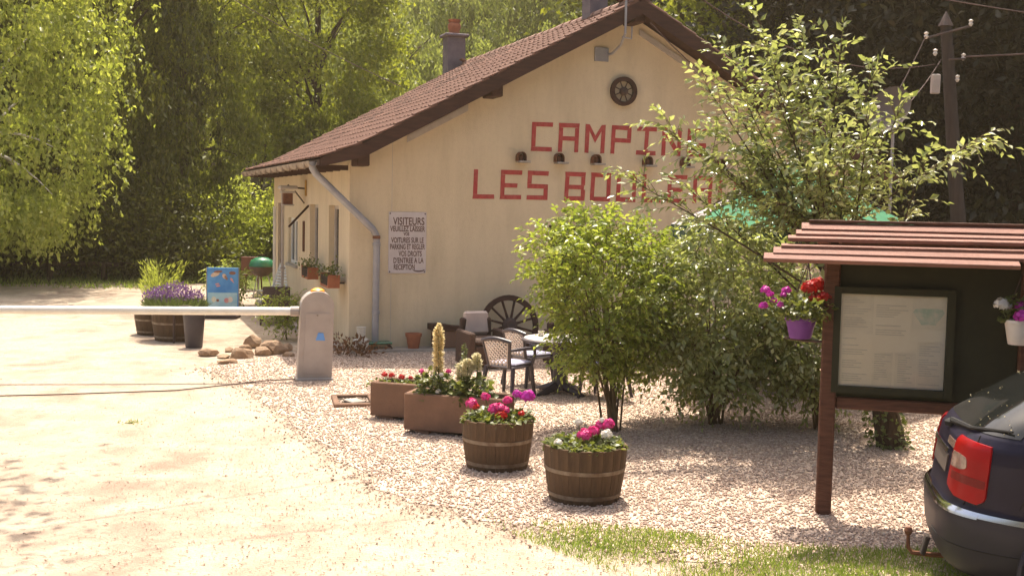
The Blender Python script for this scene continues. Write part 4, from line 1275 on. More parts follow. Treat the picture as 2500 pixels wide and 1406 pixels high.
# rocks at the drive edge
rk = [((-4.76, 17.96), 40), ((-4.48, 17.76), 35), ((-4.57, 18.49), 25), ((-4.21, 17.81), 50), ((-4.31, 19.06), 45), ((-3.97, 18.18), 45), ((-3.8, 18.36), 62), ((-3.52, 18.05), 25), ((-4.28, 17.2), 42), ((-4.36, 18.73), 30), ((-3.70, 18.75), 35)]
rl = ['brown rock at left end of the rock edging', 'flat brown rock second from left in edging', 'small rock at back left of the edging', 'pale wedge shaped rock in middle of edging', 'tall rounded rock at top of the edging', 'pointed brown rock right of the middle in edging',
      'big rounded grey rock in right half of edging', 'small stone at right end of edging beside pillar', 'flat pale slab lying in front of the edging', 'small reddish rock behind the pale wedge', 'low rock behind the big grey one']
rr_ = np.random.default_rng(77)
import bmesh
for (xy, w), lab in zip(rk, rl):
    r = w / 2 * 18.2 / 2800 * 1.15
    bm = bmesh.new()
    bmesh.ops.create_icosphere(bm, subdivisions=2, radius=1.0)
    cuts = unit(rr_.normal(size=(9, 3)))
    hh = 0.35 if 'flat' in lab else (1.0 if 'tall' in lab else 0.7)
    for v in bm.verts:
        p = np.array(v.co)
        for c_ in cuts:
            dd = p @ c_
            if dd > 0.72:
                p = p - c_ * (dd - 0.72)
        p += rr_.normal(size=3) * 0.035
        v.co = Vector((p[0] * r * 1.15, p[1] * r * 0.95, max(p[2], -0.45) * r * hh + 0.45 * r * hh - 0.005))
    me = bpy.data.meshes.new('edging_rock')
    bm.to_mesh(me)
    bm.free()
    me.materials.append(M['stone'])
    o = link(bpy.data.objects.new('edging_rock', me))
    o.location = (xy[0], xy[1], 0)
    o.rotation_euler = (0, 0, float(rr_.random() * 6))
    tag(o, lab, 'rock', 'rocks edging the bed')

# ------------------------------------------------------------------ plants: blooms, geraniums
def bloom_mesh(rng, r, n, L):
    d = unit(rng.normal(size=(n, 3)))
    d[:, 2] = np.abs(d[:, 2]) * 1.0 - 0.25
    d = unit(d)
    p = d * r * rng.uniform(0.6, 1.0, (n, 1))
    t = unit(np.cross(d, rng.normal(size=(n, 3))))
    return leaf_arrays(p - t * L * 0.4, t + d * 0.3, d, np.full(n, L), np.full(n, L * 0.95), 0.05)
rf = np.random.default_rng(41)
BL = bloom_mesh(rf, 0.050, 80, 0.036)
def geranium(label, loc, rx, ry, blooms, nl=520, h=0.10, L=0.06, m='leaf_plant', cat='geranium'):
    t = thing('geranium_plant', label, cat, loc)
    rg = np.random.default_rng(int(abs(loc[0] * 1000 + loc[1] * 77)) + 5)
    a = rg.random(nl) * 6.283
    rr = np.sqrt(rg.random(nl))
    p = np.stack([rx * rr * np.cos(a), ry * rr * np.sin(a), rg.uniform(0, h, nl) * (1.25 - 0.5 * rr)], 1)
    ax = np.stack([np.cos(a), np.sin(a), rg.uniform(-0.2, 0.6, nl)], 1) + rg.normal(size=(nl, 3)) * 0.5
    nr = rg.normal(size=(nl, 3)) * 0.5 + np.array([0, 0, 1])
    Ls = L * rg.uniform(0.6, 1.2, nl)
    v, f = leaf_arrays(p, ax, nr, Ls, Ls * 0.95)
    fast('foliage', v, f, m, t)
    st = []
    for i, (bx, by, bz, sc, mm) in enumerate(blooms):
        o = fast('bloom', BL[0] * sc, BL[1], mm, t)
        o.location = (bx, by, bz)
        o.rotation_euler = (0, 0, i * 1.3)
        q = np.array([[bx * 0.6, by * 0.6, 0.0], [bx * 0.85, by * 0.85, bz * 0.6], [bx, by, bz - 0.01]])
        st.append(tube_arr(q, 0.004, 4))
    if st:
        v, f = join(st)
        fast('stem', v, f, 'leaf_plant', t)
    return t

# half barrels
def half_barrel(label, loc, rt_, rb_, h, nst=22, rot=0.0):
    t = thing('half_barrel', label, 'barrel', loc, rot)
    q = MB()
    zs_ = [0.0, h * 0.35, h * 0.7, h]
    def rad(z):
        s_ = z / h
        return rb_ + (rt_ - rb_) * (1 - (1 - s_) ** 1.6)
    half = math.pi / nst * 0.972
    vv = []
    for z in zs_:
        for k_, dr in ((-1, 0.0), (0, 0.004), (1, 0.0)):
            a = half * k_
            vv.append(((rad(z) + dr) * math.cos(a), (rad(z) + dr) * math.sin(a), z))
        for k_ in (-1, 1):
            a = half * k_
            vv.append(((rad(z) - 0.024) * math.cos(a), (rad(z) - 0.024) * math.sin(a), z))
    ff = []
    for i in range(3):
        b, c = 5 * i, 5 * (i + 1)
        ff += [(b, b + 1, c + 1, c), (b + 1, b + 2, c + 2, c + 1), (b + 2, b + 4, c + 4, c + 2), (b + 4, b + 3, c + 3, c + 4), (b + 3, b, c, c + 3)]
    ff += [(0, 3, 4, 2, 1), (15, 16, 17, 19, 18)]
    st = fixnormals(q.add(vv, ff).build('stave', 'stave', t))
    for k in range(1, nst):
        a = 2 * math.pi * k / nst
        inst(st, 'stave', t, rot=(0, 0, a), scale=(1 + 0.006 * math.sin(k * 5.1), 1, 1 + 0.012 * math.sin(k * 3.7)))
    for z0, z1 in ((h * 0.10, h * 0.17), (h * 0.56, h * 0.63)):
        fixnormals(MB().lathe([(rad(z0) + 0.001, z0), (rad(z0) + 0.007, z0), (rad(z1) + 0.007, z1), (rad(z1) + 0.001, z1)], 40).build('hoop', 'hoop', t))
    rim = MB()
    MB().lathe([(rad(h * 0.9) - 0.03, h * 0.88), (0.1, h * 0.92), (0.0, h * 0.925)], 30).build('soil', 'soil', t, smooth=True)
    return t
half_barrel('brown half barrel planter nearest the grass strip', (0.65, 9.64, 0), 0.355, 0.295, 0.47, rot=0.1)
half_barrel('brown half barrel planter beside the long troughs', (-0.11, 10.75, 0), 0.34, 0.285, 0.47, rot=0.25)
geranium('pink and white geraniums filling the nearer half barrel', (0.65, 9.64, 0.42), 0.33, 0.33,
         [(-0.02, -0.12, 0.14, 1.15, 'pinkflower'), (0.06, -0.05, 0.16, 1.0, 'pinkflower'), (0.13, 0.02, 0.20, 0.95, 'pinkflower'), (0.19, -0.02, 0.22, 1.0, 'pinkflower'), (0.17, -0.12, 0.15, 0.95, 'whiteflower'), (-0.24, -0.20, 0.09, 0.7, 'whiteflower'), (-0.05, 0.15, 0.20, 0.75, 'whiteflower'), (0.14, 0.0, 0.25, 0.5, 'whiteflower')])
geranium('magenta pink geraniums with a few red blooms in farther half barrel', (-0.11, 10.75, 0.42), 0.32, 0.32,
         [(-0.25, -0.05, 0.18, 1.1, 'pinkflower'), (-0.21, -0.08, 0.16, 0.7, 'redflower'), (-0.12, 0.05, 0.23, 0.9, 'pinkflower'), (-0.03, -0.10, 0.14, 1.2, 'pinkflower'), (0.03, -0.15, 0.09, 1.15, 'redflower'), (0.07, -0.08, 0.13, 0.8, 'pinkflower'), (0.09, 0.05, 0.20, 0.9, 'pinkflower'), (0.18, 0.12, 0.25, 0.9, 'magentaflower'), (0.28, 0.05, 0.24, 1.3, 'magentaflower'), (0.22, -0.18, 0.12, 0.6, 'redflower'), (0.02, -0.12, 0.16, 0.9, 'pinkflower')])

# long concrete troughs
def trough(label, a, b, h, wd):
    a, b = Vector(a), Vector(b)
    d = b - a
    L = d.length
    t = thing('planter_trough', label, 'planter', (a.x, a.y, 0), math.atan2(d.y, d.x))
    q = MB()
    q.bbox(0, L, 0, 0.05, 0.04, h, 0.012).bbox(0, L, wd - 0.05, wd, 0.04, h, 0.012).bbox(0, 0.05, 0.052, wd - 0.052, 0.04, h - 0.002, 0.01).bbox(L - 0.05, L, 0.052, wd - 0.052, 0.04, h - 0.002, 0.01)
    fixnormals(q.build('wall', 'trough', t))
    MB().box(0.052, L - 0.052, 0.052, wd - 0.052, 0.06, h - 0.07).build('soil', 'soil', t)
    for x0 in (0.12, L - 0.3):
        fixnormals(MB().bbox(x0, x0 + 0.16, 0.02, wd - 0.02, 0.0, 0.038, 0.005).build('foot', 'trough', t))
    return t
trough('brown concrete trough farther from barrels with red flowers', (-1.60, 13.00), (-0.60, 12.70), 0.43, 0.42)
trough('brown concrete trough next to the barrels with tall yellow spike', (-1.14, 12.22), (-0.06, 11.92), 0.44, 0.42)
geranium('low red flowers in the farther concrete trough', (-1.35, 13.12, 0.36), 0.30, 0.14, [(-0.10, 0, 0.13, 0.7, 'redflower'), (-0.02, 0.02, 0.12, 0.7, 'redflower'), (0.10, -0.03, 0.11, 0.7, 'redflower'), (0.2, 0.0, 0.1, 0.5, 'redflower')], nl=160, L=0.05, h=0.07)
geranium('pink flowering plant at foot of the tall yellow spike', (-0.82, 12.32, 0.36), 0.20, 0.16, [(-0.14, -0.02, 0.30, 0.6, 'pinkflower'), (0.15, 0, 0.30, 0.6, 'pinkflower'), (-0.02, -0.1, 0.24, 0.5, 'whiteflower'), (0.05, -0.12, 0.10, 0.6, 'whiteflower'), (0.08, -0.1, 0.28, 0.5, 'whiteflower')], nl=380, h=0.30, L=0.065)
def spike(label, loc, h0, h1, r, m, n, rows):
    t = thing('flower_spike', label, 'flower', loc)
    rg = np.random.default_rng(int(abs(loc[0]) * 1000) + n)
    MB().tube([(0, 0, -0.05), (0.005, 0, h0), (0.0, 0, h1)], [0.008, 0.007, 0.003], 6).build('stem', 'leaf_plant', t)
    z = rg.uniform(h0, h1, n)
    a = rg.random(n) * 6.283
    rr = r * np.minimum(1.0, (h1 - z) / (h1 - h0) * 3.0 + 0.35)
    d = np.stack([np.cos(a), np.sin(a), np.full(n, 0.35)], 1)
    p = np.stack([0.3 * rr * np.cos(a), 0.3 * rr * np.sin(a), z], 1)
    v, f = leaf_arrays(p, d, rg.normal(size=(n, 3)) + np.array([0, 0, 1.0]), rr * rg.uniform(0.5, 1.5, n), rr * 0.7)
    fast('florets', v, f, m, t)
    nl = 26
    a = rg.random(nl) * 6.283
    z = rg.uniform(0.02, h0 * 0.8, nl)
    p = np.stack([0 * a, 0 * a, z], 1)
    v, f = leaf_arrays(p, np.stack([np.cos(a), np.sin(a), np.full(nl, 0.5)], 1), rg.normal(size=(nl, 3)) * .3 + np.array([0, 0, 1.0]), np.full(nl, 0.13), np.full(nl, 0.045))
    fast('leaves', v, f, 'leaf_plant', t)
    return t
spike('tall dense yellow flower spike rising from the nearer trough', (-0.78, 12.30, 0.36), 0.30, 0.83, 0.046, 'yellowflower', 800, 1)
spike('cream lupin spike left of its group in the nearer trough', (-0.53, 12.22, 0.36), 0.22, 0.43, 0.045, 'creamflower', 160, 1)
spike('cream lupin spike in the middle of its group', (-0.46, 12.17, 0.36), 0.28, 0.47, 0.05, 'creamflower', 200, 1)
spike('cream lupin spike right of its group in the nearer trough', (-0.36, 12.20, 0.36), 0.34, 0.53, 0.045, 'creamflower', 200, 1)
spike('withered lupin spike behind the cream ones', (-0.50, 12.30, 0.36), 0.42, 0.62, 0.03, 'leaf_grey', 70, 1)
geranium('leafy lupin foliage at right end of nearer trough', (-0.42, 12.18, 0.36), 0.22, 0.15, [], nl=170, h=0.26, L=0.085, cat='plant')

# brick-edged drain in the gravel
t = thing('ground_drain', 'sunken square drain edged with concrete in the gravel', 'drain', (-1.93, 14.05, 0), R(12))
fixnormals(MB().bbox(-0.26, 0.26, -0.36, -0.28, -0.05, 0.045, 0.01).bbox(-0.26, 0.26, 0.28, 0.36, -0.05, 0.045, 0.01).bbox(-0.26, -0.19, -0.278, 0.278, -0.05, 0.043, 0.01).bbox(0.19, 0.26, -0.278, 0.278, -0.05, 0.043, 0.01).build('kerb', 'trough', t))
MB().box(-0.189, 0.189, -0.279, 0.279, -0.02, 0.012).build('pit_floor', 'soil', t)
fixnormals(MB().bbox(-0.12, 0.06, -0.2, 0.05, 0.013, 0.045, 0.01, Matrix.Rotation(0.4, 4, 'Z')).build('broken_cover', 'concrete', t))

# ------------------------------------------------------------------ patio furniture
def garden_chair(label, loc, rz):
    """faces local +x"""
    t = thing('garden_chair', label, 'chair', loc, rz, 'plastic chairs round the patio table')
    fixnormals(MB().bbox(-0.21, 0.25, -0.22, 0.22, 0.385, 0.415, 0.012).build('seat', 'darkplastic', t))
    fixnormals(MB().bbox(-0.17, 0.24, -0.20, 0.20, 0.4175, 0.455, 0.015).build('cushion', 'cushion', t))
    for sx, sy in ((0.22, 1), (0.22, -1), (-0.22, 1), (-0.22, -1)):
        foot = (sx * 1.12 if sx > 0 else sx * 1.30, sy * 0.245, 0)
        MB().tube([foot, (sx * 0.95, sy * 0.205, 0.40)], [0.022, 0.032], 7).build('leg', 'darkplastic', t)
    # back: two curved stiles, top rail, lattice panel
    def bk(y, z):
        return Vector((-0.20 - (z - 0.40) * 0.28 - 0.05 * (1 - (y / 0.21) ** 2) * 0.6, y, z))
    for sy in (-1, 1):
        MB().tube([bk(sy * 0.155, 0.40), bk(sy * 0.175, 0.55), bk(sy * 0.205, 0.72)], [0.024, 0.022, 0.022], 7).build('back_stile', 'darkplastic', t)
    MB().tube([bk(-0.225 + 0.45 * i / 8, 0.735 + 0.045 * math.sin(math.pi * i / 8)) for i in range(9)], 0.026, 8).build('top_rail', 'darkplastic', t, smooth=True)
    q = MB()
    def strip(p0, p1, w=0.0065):
        c = [bk(p0[0] + (p1[0] - p0[0]) * i / 3, p0[1] + (p1[1] - p0[1]) * i / 3) for i in range(4)]
        d = Vector((0, p1[1] - p0[1], -(p1[0] - p0[0]))).normalized() * w
        for i in range(3):
            a, b = c[i], c[i + 1]
            o = Vector((0.006, 0, 0))
            q.add([a - d - o, b - d - o, b + d - o, a + d - o, a - d + o, b - d + o, b + d + o, a + d + o], [(3, 2, 1, 0), (4, 5, 6, 7), (0, 1, 5, 4), (2, 3, 7, 6)])
    z0, z1 = 0.43, 0.745
    for s_ in (-1, 1):
        for k in range(-8, 9):
            # line y = s*(z-zc) + k*step, clipped to the trapezoid panel
            pts = []
            for i in range(41):
                z = z0 + (z1 - z0) * i / 40
                y = s_ * (z - (z0 + z1) / 2) + k * 0.058
                lim = 0.125 + (z - z0) * 0.16
                if abs(y) <= lim:
                    pts.append((y, z))
            if len(pts) > 2:
                strip(pts[0], pts[-1])
    MBb = fixnormals(q.build('lattice_back', 'paleplastic', t))
    for sy in (-1, 1):
        q = MB()
        MB().tube([bk(sy * 0.13, 0.42), bk(sy * 0.178, 0.745)], 0.012, 6).build('lattice_edge', 'paleplastic', t)
        MB().tube([bk(sy * 0.20, 0.63), (0.0, sy * 0.262, 0.64), (0.20, sy * 0.262, 0.62), (0.245, sy * 0.24, 0.54), (0.22, sy * 0.21, 0.40)], [0.018, 0.024, 0.024, 0.02, 0.022], 8).build('armrest', 'darkplastic', t, smooth=True)
    return t
garden_chair('dark plastic chair with pale lattice back nearest the troughs', (-0.02, 14.75, 0), R(56))
garden_chair('dark plastic chair with pale lattice back behind the front one', (0.26, 15.70, 0), R(42))
garden_chair('dark plastic chair half hidden behind the round shrub', (1.22, 14.75, 0), R(150))
t = thing('patio_table', 'dark pedestal patio table with pale top beside shrub', 'table', (0.66, 15.05, 0))
MB().lathe([(0.0, 0.690), (0.49, 0.690), (0.52, 0.70), (0.525, 0.722), (0.50, 0.73), (0, 0.73)], 40).build('rim', 'darkplastic', t, smooth=True)
MB().lathe([(0.0, 0.7325), (0.49, 0.7325), (0.485, 0.738), (0, 0.740)], 40).build('top', 'tabletop', t)
MB().lathe([(0.13, 0.05), (0.10, 0.15), (0.095, 0.45), (0.12, 0.60), (0.25, 0.685), (0, 0.687)], 20).build('pedestal', 'darkplastic', t, smooth=True)
for k in range(4):
    a = R(45 + 90 * k)
    c, s_ = math.cos(a), math.sin(a)
    MB().tube([(0.08 * c, 0.08 * s_, 0.10), (0.26 * c, 0.26 * s_, 0.05), (0.42 * c, 0.42 * s_, 0.015)], [0.06, 0.045, 0.022], 8).build('foot', 'darkplastic', t)
t = thing('closed_parasol', 'closed dark green parasol standing through the patio table', 'parasol', (0.66, 15.05, 0))
MB().tube([(0, 0, 0.05), (0, 0, 2.05)], 0.02, 8).build('pole', 'darkgreencloth', t)
n = 16
prof = [(0.05, 1.12), (0.12, 1.10), (0.14, 1.25), (0.11, 1.6), (0.07, 1.9), (0.02, 2.06), (0.0, 2.07)]
q = MB().lathe(prof, n)
q.v = [(v[0] * (1 + 0.28 * (-1) ** (i % n)), v[1] * (1 + 0.28 * (-1) ** (i % n)), v[2]) for i, v in enumerate(q.v)]
q.build('folded_canopy', 'darkgreencloth', t)
for dx, dy, lab in ((-0.26, 0.10, 'small white cup standing on patio table edge'), (0.15, -0.22, 'small white ashtray on patio table beside the parasol')):
    o = MB().lathe([(0.03, 0), (0.042, 0.07), (0.037, 0.07), (0.028, 0.008), (0, 0.008)], 14).build('cup', 'whitepot', smooth=True)
    o.location = (0.66 + dx, 15.05 + dy, 0.741)
    tag(o, lab, 'cup')

def wicker_seat(name, label, loc, rz, w, hb, cat, cm='beige_cushion'):
    t = thing(name, label, cat, loc, rz)
    fixnormals(MB().bbox(-0.30, 0.36, -w / 2, w / 2, 0.05, 0.36, 0.02).build('base', 'wicker', t))
    fixnormals(MB().bbox(-0.42, -0.303, -w / 2, w / 2, 0.05, hb, 0.025).build('backrest', 'wicker', t))
    for s_ in (-1, 1):
        fixnormals(MB().bbox(-0.30, 0.36, s_ * (w / 2 + 0.05) - 0.047, s_ * (w / 2 + 0.05) + 0.047, 0.05, 0.56, 0.02).build('armrest', 'wicker', t))
    for sx in (-0.36, 0.3):
        for s_ in (-1, 1):
            MB().tube([(sx, s_ * (w / 2 - 0.03), 0), (sx, s_ * (w / 2 - 0.03), 0.06)], 0.02, 6).build('leg', 'wicker', t)
    fixnormals(MB().bbox(-0.29, 0.34, -w / 2 + 0.01, w / 2 - 0.01, 0.365, 0.45, 0.03).build('seat_cushion', cm, t))
    return t
t = wicker_seat('wicker_armchair', 'dark wicker armchair with beige back cushion before the wagon wheel', (-0.42, 17.35, 0), R(-68), 0.50, 0.72, 'armchair', 'wicker')
fixnormals(MB().bbox(-0.30, -0.20, -0.20, 0.20, 0.50, 0.86, 0.035, Matrix.Rotation(R(-8), 4, 'Y')).build('back_cushion', 'beige_cushion', t))
wicker_seat('wicker_sofa', 'dark wicker sofa with grey cushions behind patio table', (1.2, 17.6, 0), R(-72), 1.1, 0.66, 'sofa')

# large green and grey parasol behind the young tree
t = thing('market_parasol', 'open green and grey market parasol behind the young tree', 'parasol', (3.80, 15.6, 0))
n = 8
ap = (0, 0, 3.18)
rad_o = 1.70
ring = []
for k in range(n):
    a = 2 * math.pi * (k + 0.5) / n
    ring.append((rad_o * math.cos(a), rad_o * math.sin(a), 2.25))
for k in range(n):
    a, b = ring[k], ring[(k + 1) % n]
    q = MB()
    rows_ = 5
    vv = []
    for i in range(rows_ + 1):
        s_ = 0.04 + 0.96 * i / rows_
        sag = -0.06 * math.sin(math.pi * s_)
        for j in range(5):
            p = Vector(ap).lerp(Vector(a).lerp(Vector(b), j / 4), s_)
            p.z += sag - 0.03 * s_ * math.sin(math.pi * j / 4)
            vv.append(p)
    ff = [(i * 5 + j, i * 5 + j + 1, (i + 1) * 5 + j + 1, (i + 1) * 5 + j) for i in range(rows_) for j in range(4)]
    q.add(vv, ff)
    q.build('canopy_panel', 'greencloth' if k in (4, 5, 6) else 'greycloth', t, smooth=True)
    q = MB()
    lowa = [Vector(a).lerp(Vector(b), j / 4) for j in range(5)]
    vv = [p + Vector((0, 0, -0.002)) for p in lowa] + [p * 1.0 + Vector((0, 0, -0.22 + 0.02 * (j % 2))) for j, p in enumerate(lowa)]
    q.add(vv, [(j, 5 + j, 6 + j, j + 1) for j in range(4)])
    q.build('valance', 'darkgreencloth', t)
    MB().tube([(0, 0, 3.14), (a[0] * 0.98, a[1] * 0.98, 2.22)], 0.014, 5).build('rib', 'wood_grey', t)
MB().tube([(0, 0, 0.0), (0, 0, 3.2)], 0.035, 10).build('pole', 'wood_grey', t)
MB().lathe([(0.09, 0.0), (0.10, 0.05), (0.0, 0.10)], 12, (0, 0, 3.18)).build('finial', 'white', t)
fixnormals(MB().bbox(-0.35, 0.35, -0.35, 0.35, 0.0, 0.10, 0.02).build('base', 'concrete', t))
def pillar_chair(label, loc, rz):
    t = thing('dark_chair', label, 'chair', loc, rz, 'dark chairs under the market parasol')
    fixnormals(MB().bbox(-0.22, 0.22, -0.22, 0.22, 0.40, 0.44, 0.01).build('seat', 'wicker', t))
    fixnormals(MB().bbox(-0.25, -0.222, -0.22, 0.22, 0.44, 0.86, 0.01).build('backrest', 'wicker', t))
    for sx in (-0.2, 0.2):
        for sy in (-0.2, 0.2):
            MB().tube([(sx * 1.1, sy * 1.1, 0), (sx, sy, 0.41)], 0.02, 6).build('leg', 'wicker', t)
pillar_chair('dark chair under the market parasol, left of its pole', (2.9, 15.3, 0), R(20))
pillar_chair('dark chair under the market parasol, right of its pole', (4.7, 15.2, 0), R(170))

# ------------------------------------------------------------------ things along the drive by the house
# poster board
t = thing('poster_board', 'blue standing poster board with ice cream pictures by the drive', 'sign', (-6.0, 23.72, 0), R(4))
fixnormals(MB().bbox(-0.32, 0.32, -0.012, 0.012, 0.06, 1.04, 0.006).build('panel', 'postblue', t))
MB().box(-0.30, 0.30, -0.0155, -0.0125, 0.09, 0.52).build('lower_print', 'postcyan', t)
def blob(cx, cz, rx, rz_, a=0.0, n=12, tri=False):
    pts = []
    for i in range(n):
        th = 2 * math.pi * i / n
        x_, z_ = rx * math.cos(th), rz_ * math.sin(th)
        if tri:
            x_ *= 0.5 + 0.5 * (z_ / rz_)
        pts.append((cx + x_ * math.cos(a) - z_ * math.sin(a), -0.019, cz + x_ * math.sin(a) + z_ * math.cos(a)))
    return MB().add(pts, [tuple(range(n))])
for cx, cz, rx, rz_, a, m_, tri in ((-0.15, 0.90, 0.10, 0.045, 0.4, 'cream', False), (-0.09, 0.955, 0.09, 0.025, 0.1, 'brownprint', False), (0.04, 0.86, 0.04, 0.06, 0.5, 'cream', False), (0.07, 0.83, 0.025, 0.05, 0.5, 'brownprint', False),
                               (0.20, 0.93, 0.07, 0.035, 0.0, 'brownprint', False), (0.20, 0.77, 0.035, 0.07, 0.6, 'pinkprint', True), (-0.11, 0.70, 0.045, 0.015, 0.2, 'pinkprint', False), (-0.09, 0.66, 0.045, 0.015, 0.2, 'pinkprint', False),
                               (-0.18, 0.38, 0.05, 0.06, 0.0, 'printgreen', False), (-0.10, 0.36, 0.03, 0.03, 0.0, 'brownprint', False), (0.08, 0.36, 0.05, 0.055, 0.0, 'pinkprint', False), (0.16, 0.38, 0.05, 0.06, 0.0, 'whitepot', False), (-0.20, 0.19, 0.07, 0.025, 0.1, 'pinkprint', False), (0.22, 0.19, 0.05, 0.025, 0.0, 'cream', False), (0.12, 0.55, 0.12, 0.02, 0.12, 'postblue', False)):
    blob(cx, cz, rx, rz_, a, 14, tri).build('printed_picture', m_, t)
fixnormals(MB().bbox(-0.34, 0.34, -0.22, 0.22, 0.0, 0.058, 0.01).build('foot', 'iron', t))
for s_ in (-0.335, 0.325):
    MB().box(s_, s_ + 0.012, -0.016, 0.016, 0.06, 1.04).build('edge_strip', 'zinc', t)

# lavender barrel and bin
half_barrel('dark half barrel with lavender beside the drive', (-5.86, 19.9, 0), 0.40, 0.34, 0.52, rot=0.3)
t = geranium('bushy lavender with purple flowers in the drive side barrel', (-5.86, 19.9, 0.48), 0.42, 0.38, [], nl=10, cat='lavender')
rl_ = np.random.default_rng(61)
n = 3200
a = rl_.random(n) * 6.283
rr = np.sqrt(rl_.random(n)) * 0.40
p = np.stack([rr * np.cos(a), rr * np.sin(a) * 0.9, np.zeros(n)], 1)
ax = np.stack([np.cos(a) * rr * 1.6, np.sin(a) * rr * 1.4, np.full(n, 0.7)], 1) + rl_.normal(size=(n, 3)) * 0.16
v, f = leaf_arrays(p, ax, rl_.normal(size=(n, 3)), rl_.uniform(0.16, 0.34, n), np.full(n, 0.016))
fast('shoots', v, f, 'leaf_grey', t)
n = 900
a = rl_.random(n) * 6.283
rr = np.sqrt(rl_.random(n)) * 0.42
p = np.stack([-0.06 + rr * np.cos(a) * 1.25, 0.12 + rr * np.sin(a), 0.34 + 0.22 * rl_.random(n) - rr * 0.55], 1)
v, f = leaf_arrays(p, rl_.normal(size=(n, 3)) + np.array([0, 0, 1.2]), rl_.normal(size=(n, 3)), np.full(n, 0.06), np.full(n, 0.03))
fast('florets', v, f, 'purpleflower', t)
t = half_barrel('dark half barrel with tall wispy plant behind the lavender barrel', (-6.45, 20.7, 0), 0.38, 0.32, 0.46, rot=0.1)
t = thing('wispy_plant', 'tall feathery light green plant rising behind the lavender', 'plant', (-6.40, 20.7, 0.42))
n = 2600
a = rl_.random(n) * 6.283
rr = rl_.random(n) * 0.26
hgt = rl_.random(n) * 0.78 * (0.8 + 0.35 * np.sin(a * 3.0 + 1.0))
p = np.stack([rr * np.cos(a) * (0.5 + 1.7 * hgt), rr * np.sin(a) * (0.5 + 1.7 * hgt), hgt], 1)
ax = np.stack([np.cos(a), np.sin(a), np.full(n, 1.4)], 1) + rl_.normal(size=(n, 3)) * 0.4
v, f = leaf_arrays(p, ax, rl_.normal(size=(n, 3)), np.full(n, 0.10), np.full(n, 0.012))
fast('foliage', v, f, 'leaf_birch', t)
st = [tube_arr(np.array([[0.04 * math.cos(k), 0.04 * math.sin(k), 0], [0.09 * math.cos(k), 0.09 * math.sin(k), 0.4], [0.16 * math.cos(k), 0.16 * math.sin(k), 0.8]]), 0.004, 4) for k in range(7)]
v, f = join(st)
fast('stem', v, f, 'leaf_plant', t)
t = thing('litter_bin', 'tapered dark plastic bin standing in front of lavender barrel', 'bin', (-5.27, 18.95, 0))
MB().lathe([(0.135, 0), (0.14, 0.02), (0.178, 0.54), (0.192, 0.545), (0.192, 0.575), (0.172, 0.575), (0.165, 0.5), (0.13, 0.03), (0, 0.03)], 24).build('bucket', 'darkplastic', t, smooth=True)
t = thing('barrel_hoop_arch', 'curved dark iron hoop leaning on the lavender barrel', 'hoop', (-5.55, 19.42, 0.0))
MB().tube([(-0.20 * math.cos(math.pi * i / 12), 0.02, 0.50 + 0.13 * math.sin(math.pi * i / 12)) for i in range(13)], 0.022, 8).tube([(-0.2, 0.02, 0.0), (-0.2, 0.02, 0.50)], 0.02, 6).tube([(0.2, 0.02, 0.0), (0.2, 0.02, 0.50)], 0.02, 6).build('hoop', 'iron', t)

# slatted white chair and dark lounger by the side wall
def slat_chair(label, loc, rz):
    t = thing('slatted_chair', label, 'chair', loc, rz)
    for k in range(6):
        x0 = -0.20 + k * 0.075
        fixnormals(MB().bbox(x0, x0 + 0.055, -0.24, 0.24, 0.42, 0.44, 0.006).build('seat_slat', 'white', t))
    for k in range(8):
        z = 0.50 + k * 0.065
        fixnormals(MB().bbox(-0.012, 0.012, -0.23, 0.23, -0.024, 0.024, 0.006, Matrix.Translation((-0.24 - (z - 0.44) * 0.42, 0, z)) @ Matrix.Rotation(R(-22), 4, 'Y')).build('back_slat', 'white', t))
    for s_ in (-1, 1):
        MB().tube([(0.28, s_ * 0.225, 0.0), (-0.22, s_ * 0.225, 0.44), (-0.48, s_ * 0.225, 1.02)], 0.02, 6).build('back_leg', 'white', t)
        MB().tube([(-0.28, s_ * 0.19, 0.0), (0.22, s_ * 0.19, 0.415)], 0.02, 6).build('front_leg', 'white', t)
slat_chair('white slatted folding chair outside by the side wall', (-5.40, 25.6, 0), R(232))
t = thing('sun_lounger', 'dark low lounger frame behind rose shrub at side wall', 'lounger', H(-0.62, 4.5, 0), HA + R(80))
fixnormals(MB().bbox(-0.6, 0.3, -0.28, 0.28, 0.24, 0.30, 0.015).build('bed', 'wicker', t))
fixnormals(MB().bbox(0.0, 0.62, -0.28, 0.28, -0.03, 0.03, 0.015, Matrix.Translation((0.3, 0, 0.27)) @ Matrix.Rotation(R(-38), 4, 'Y')).build('backrest', 'wicker', t))
for sx in (-0.5, 0.25):
    for s_ in (-0.25, 0.25):
        MB().tube([(sx, s_, 0), (sx, s_, 0.25)], 0.02, 6).build('leg', 'wicker', t)
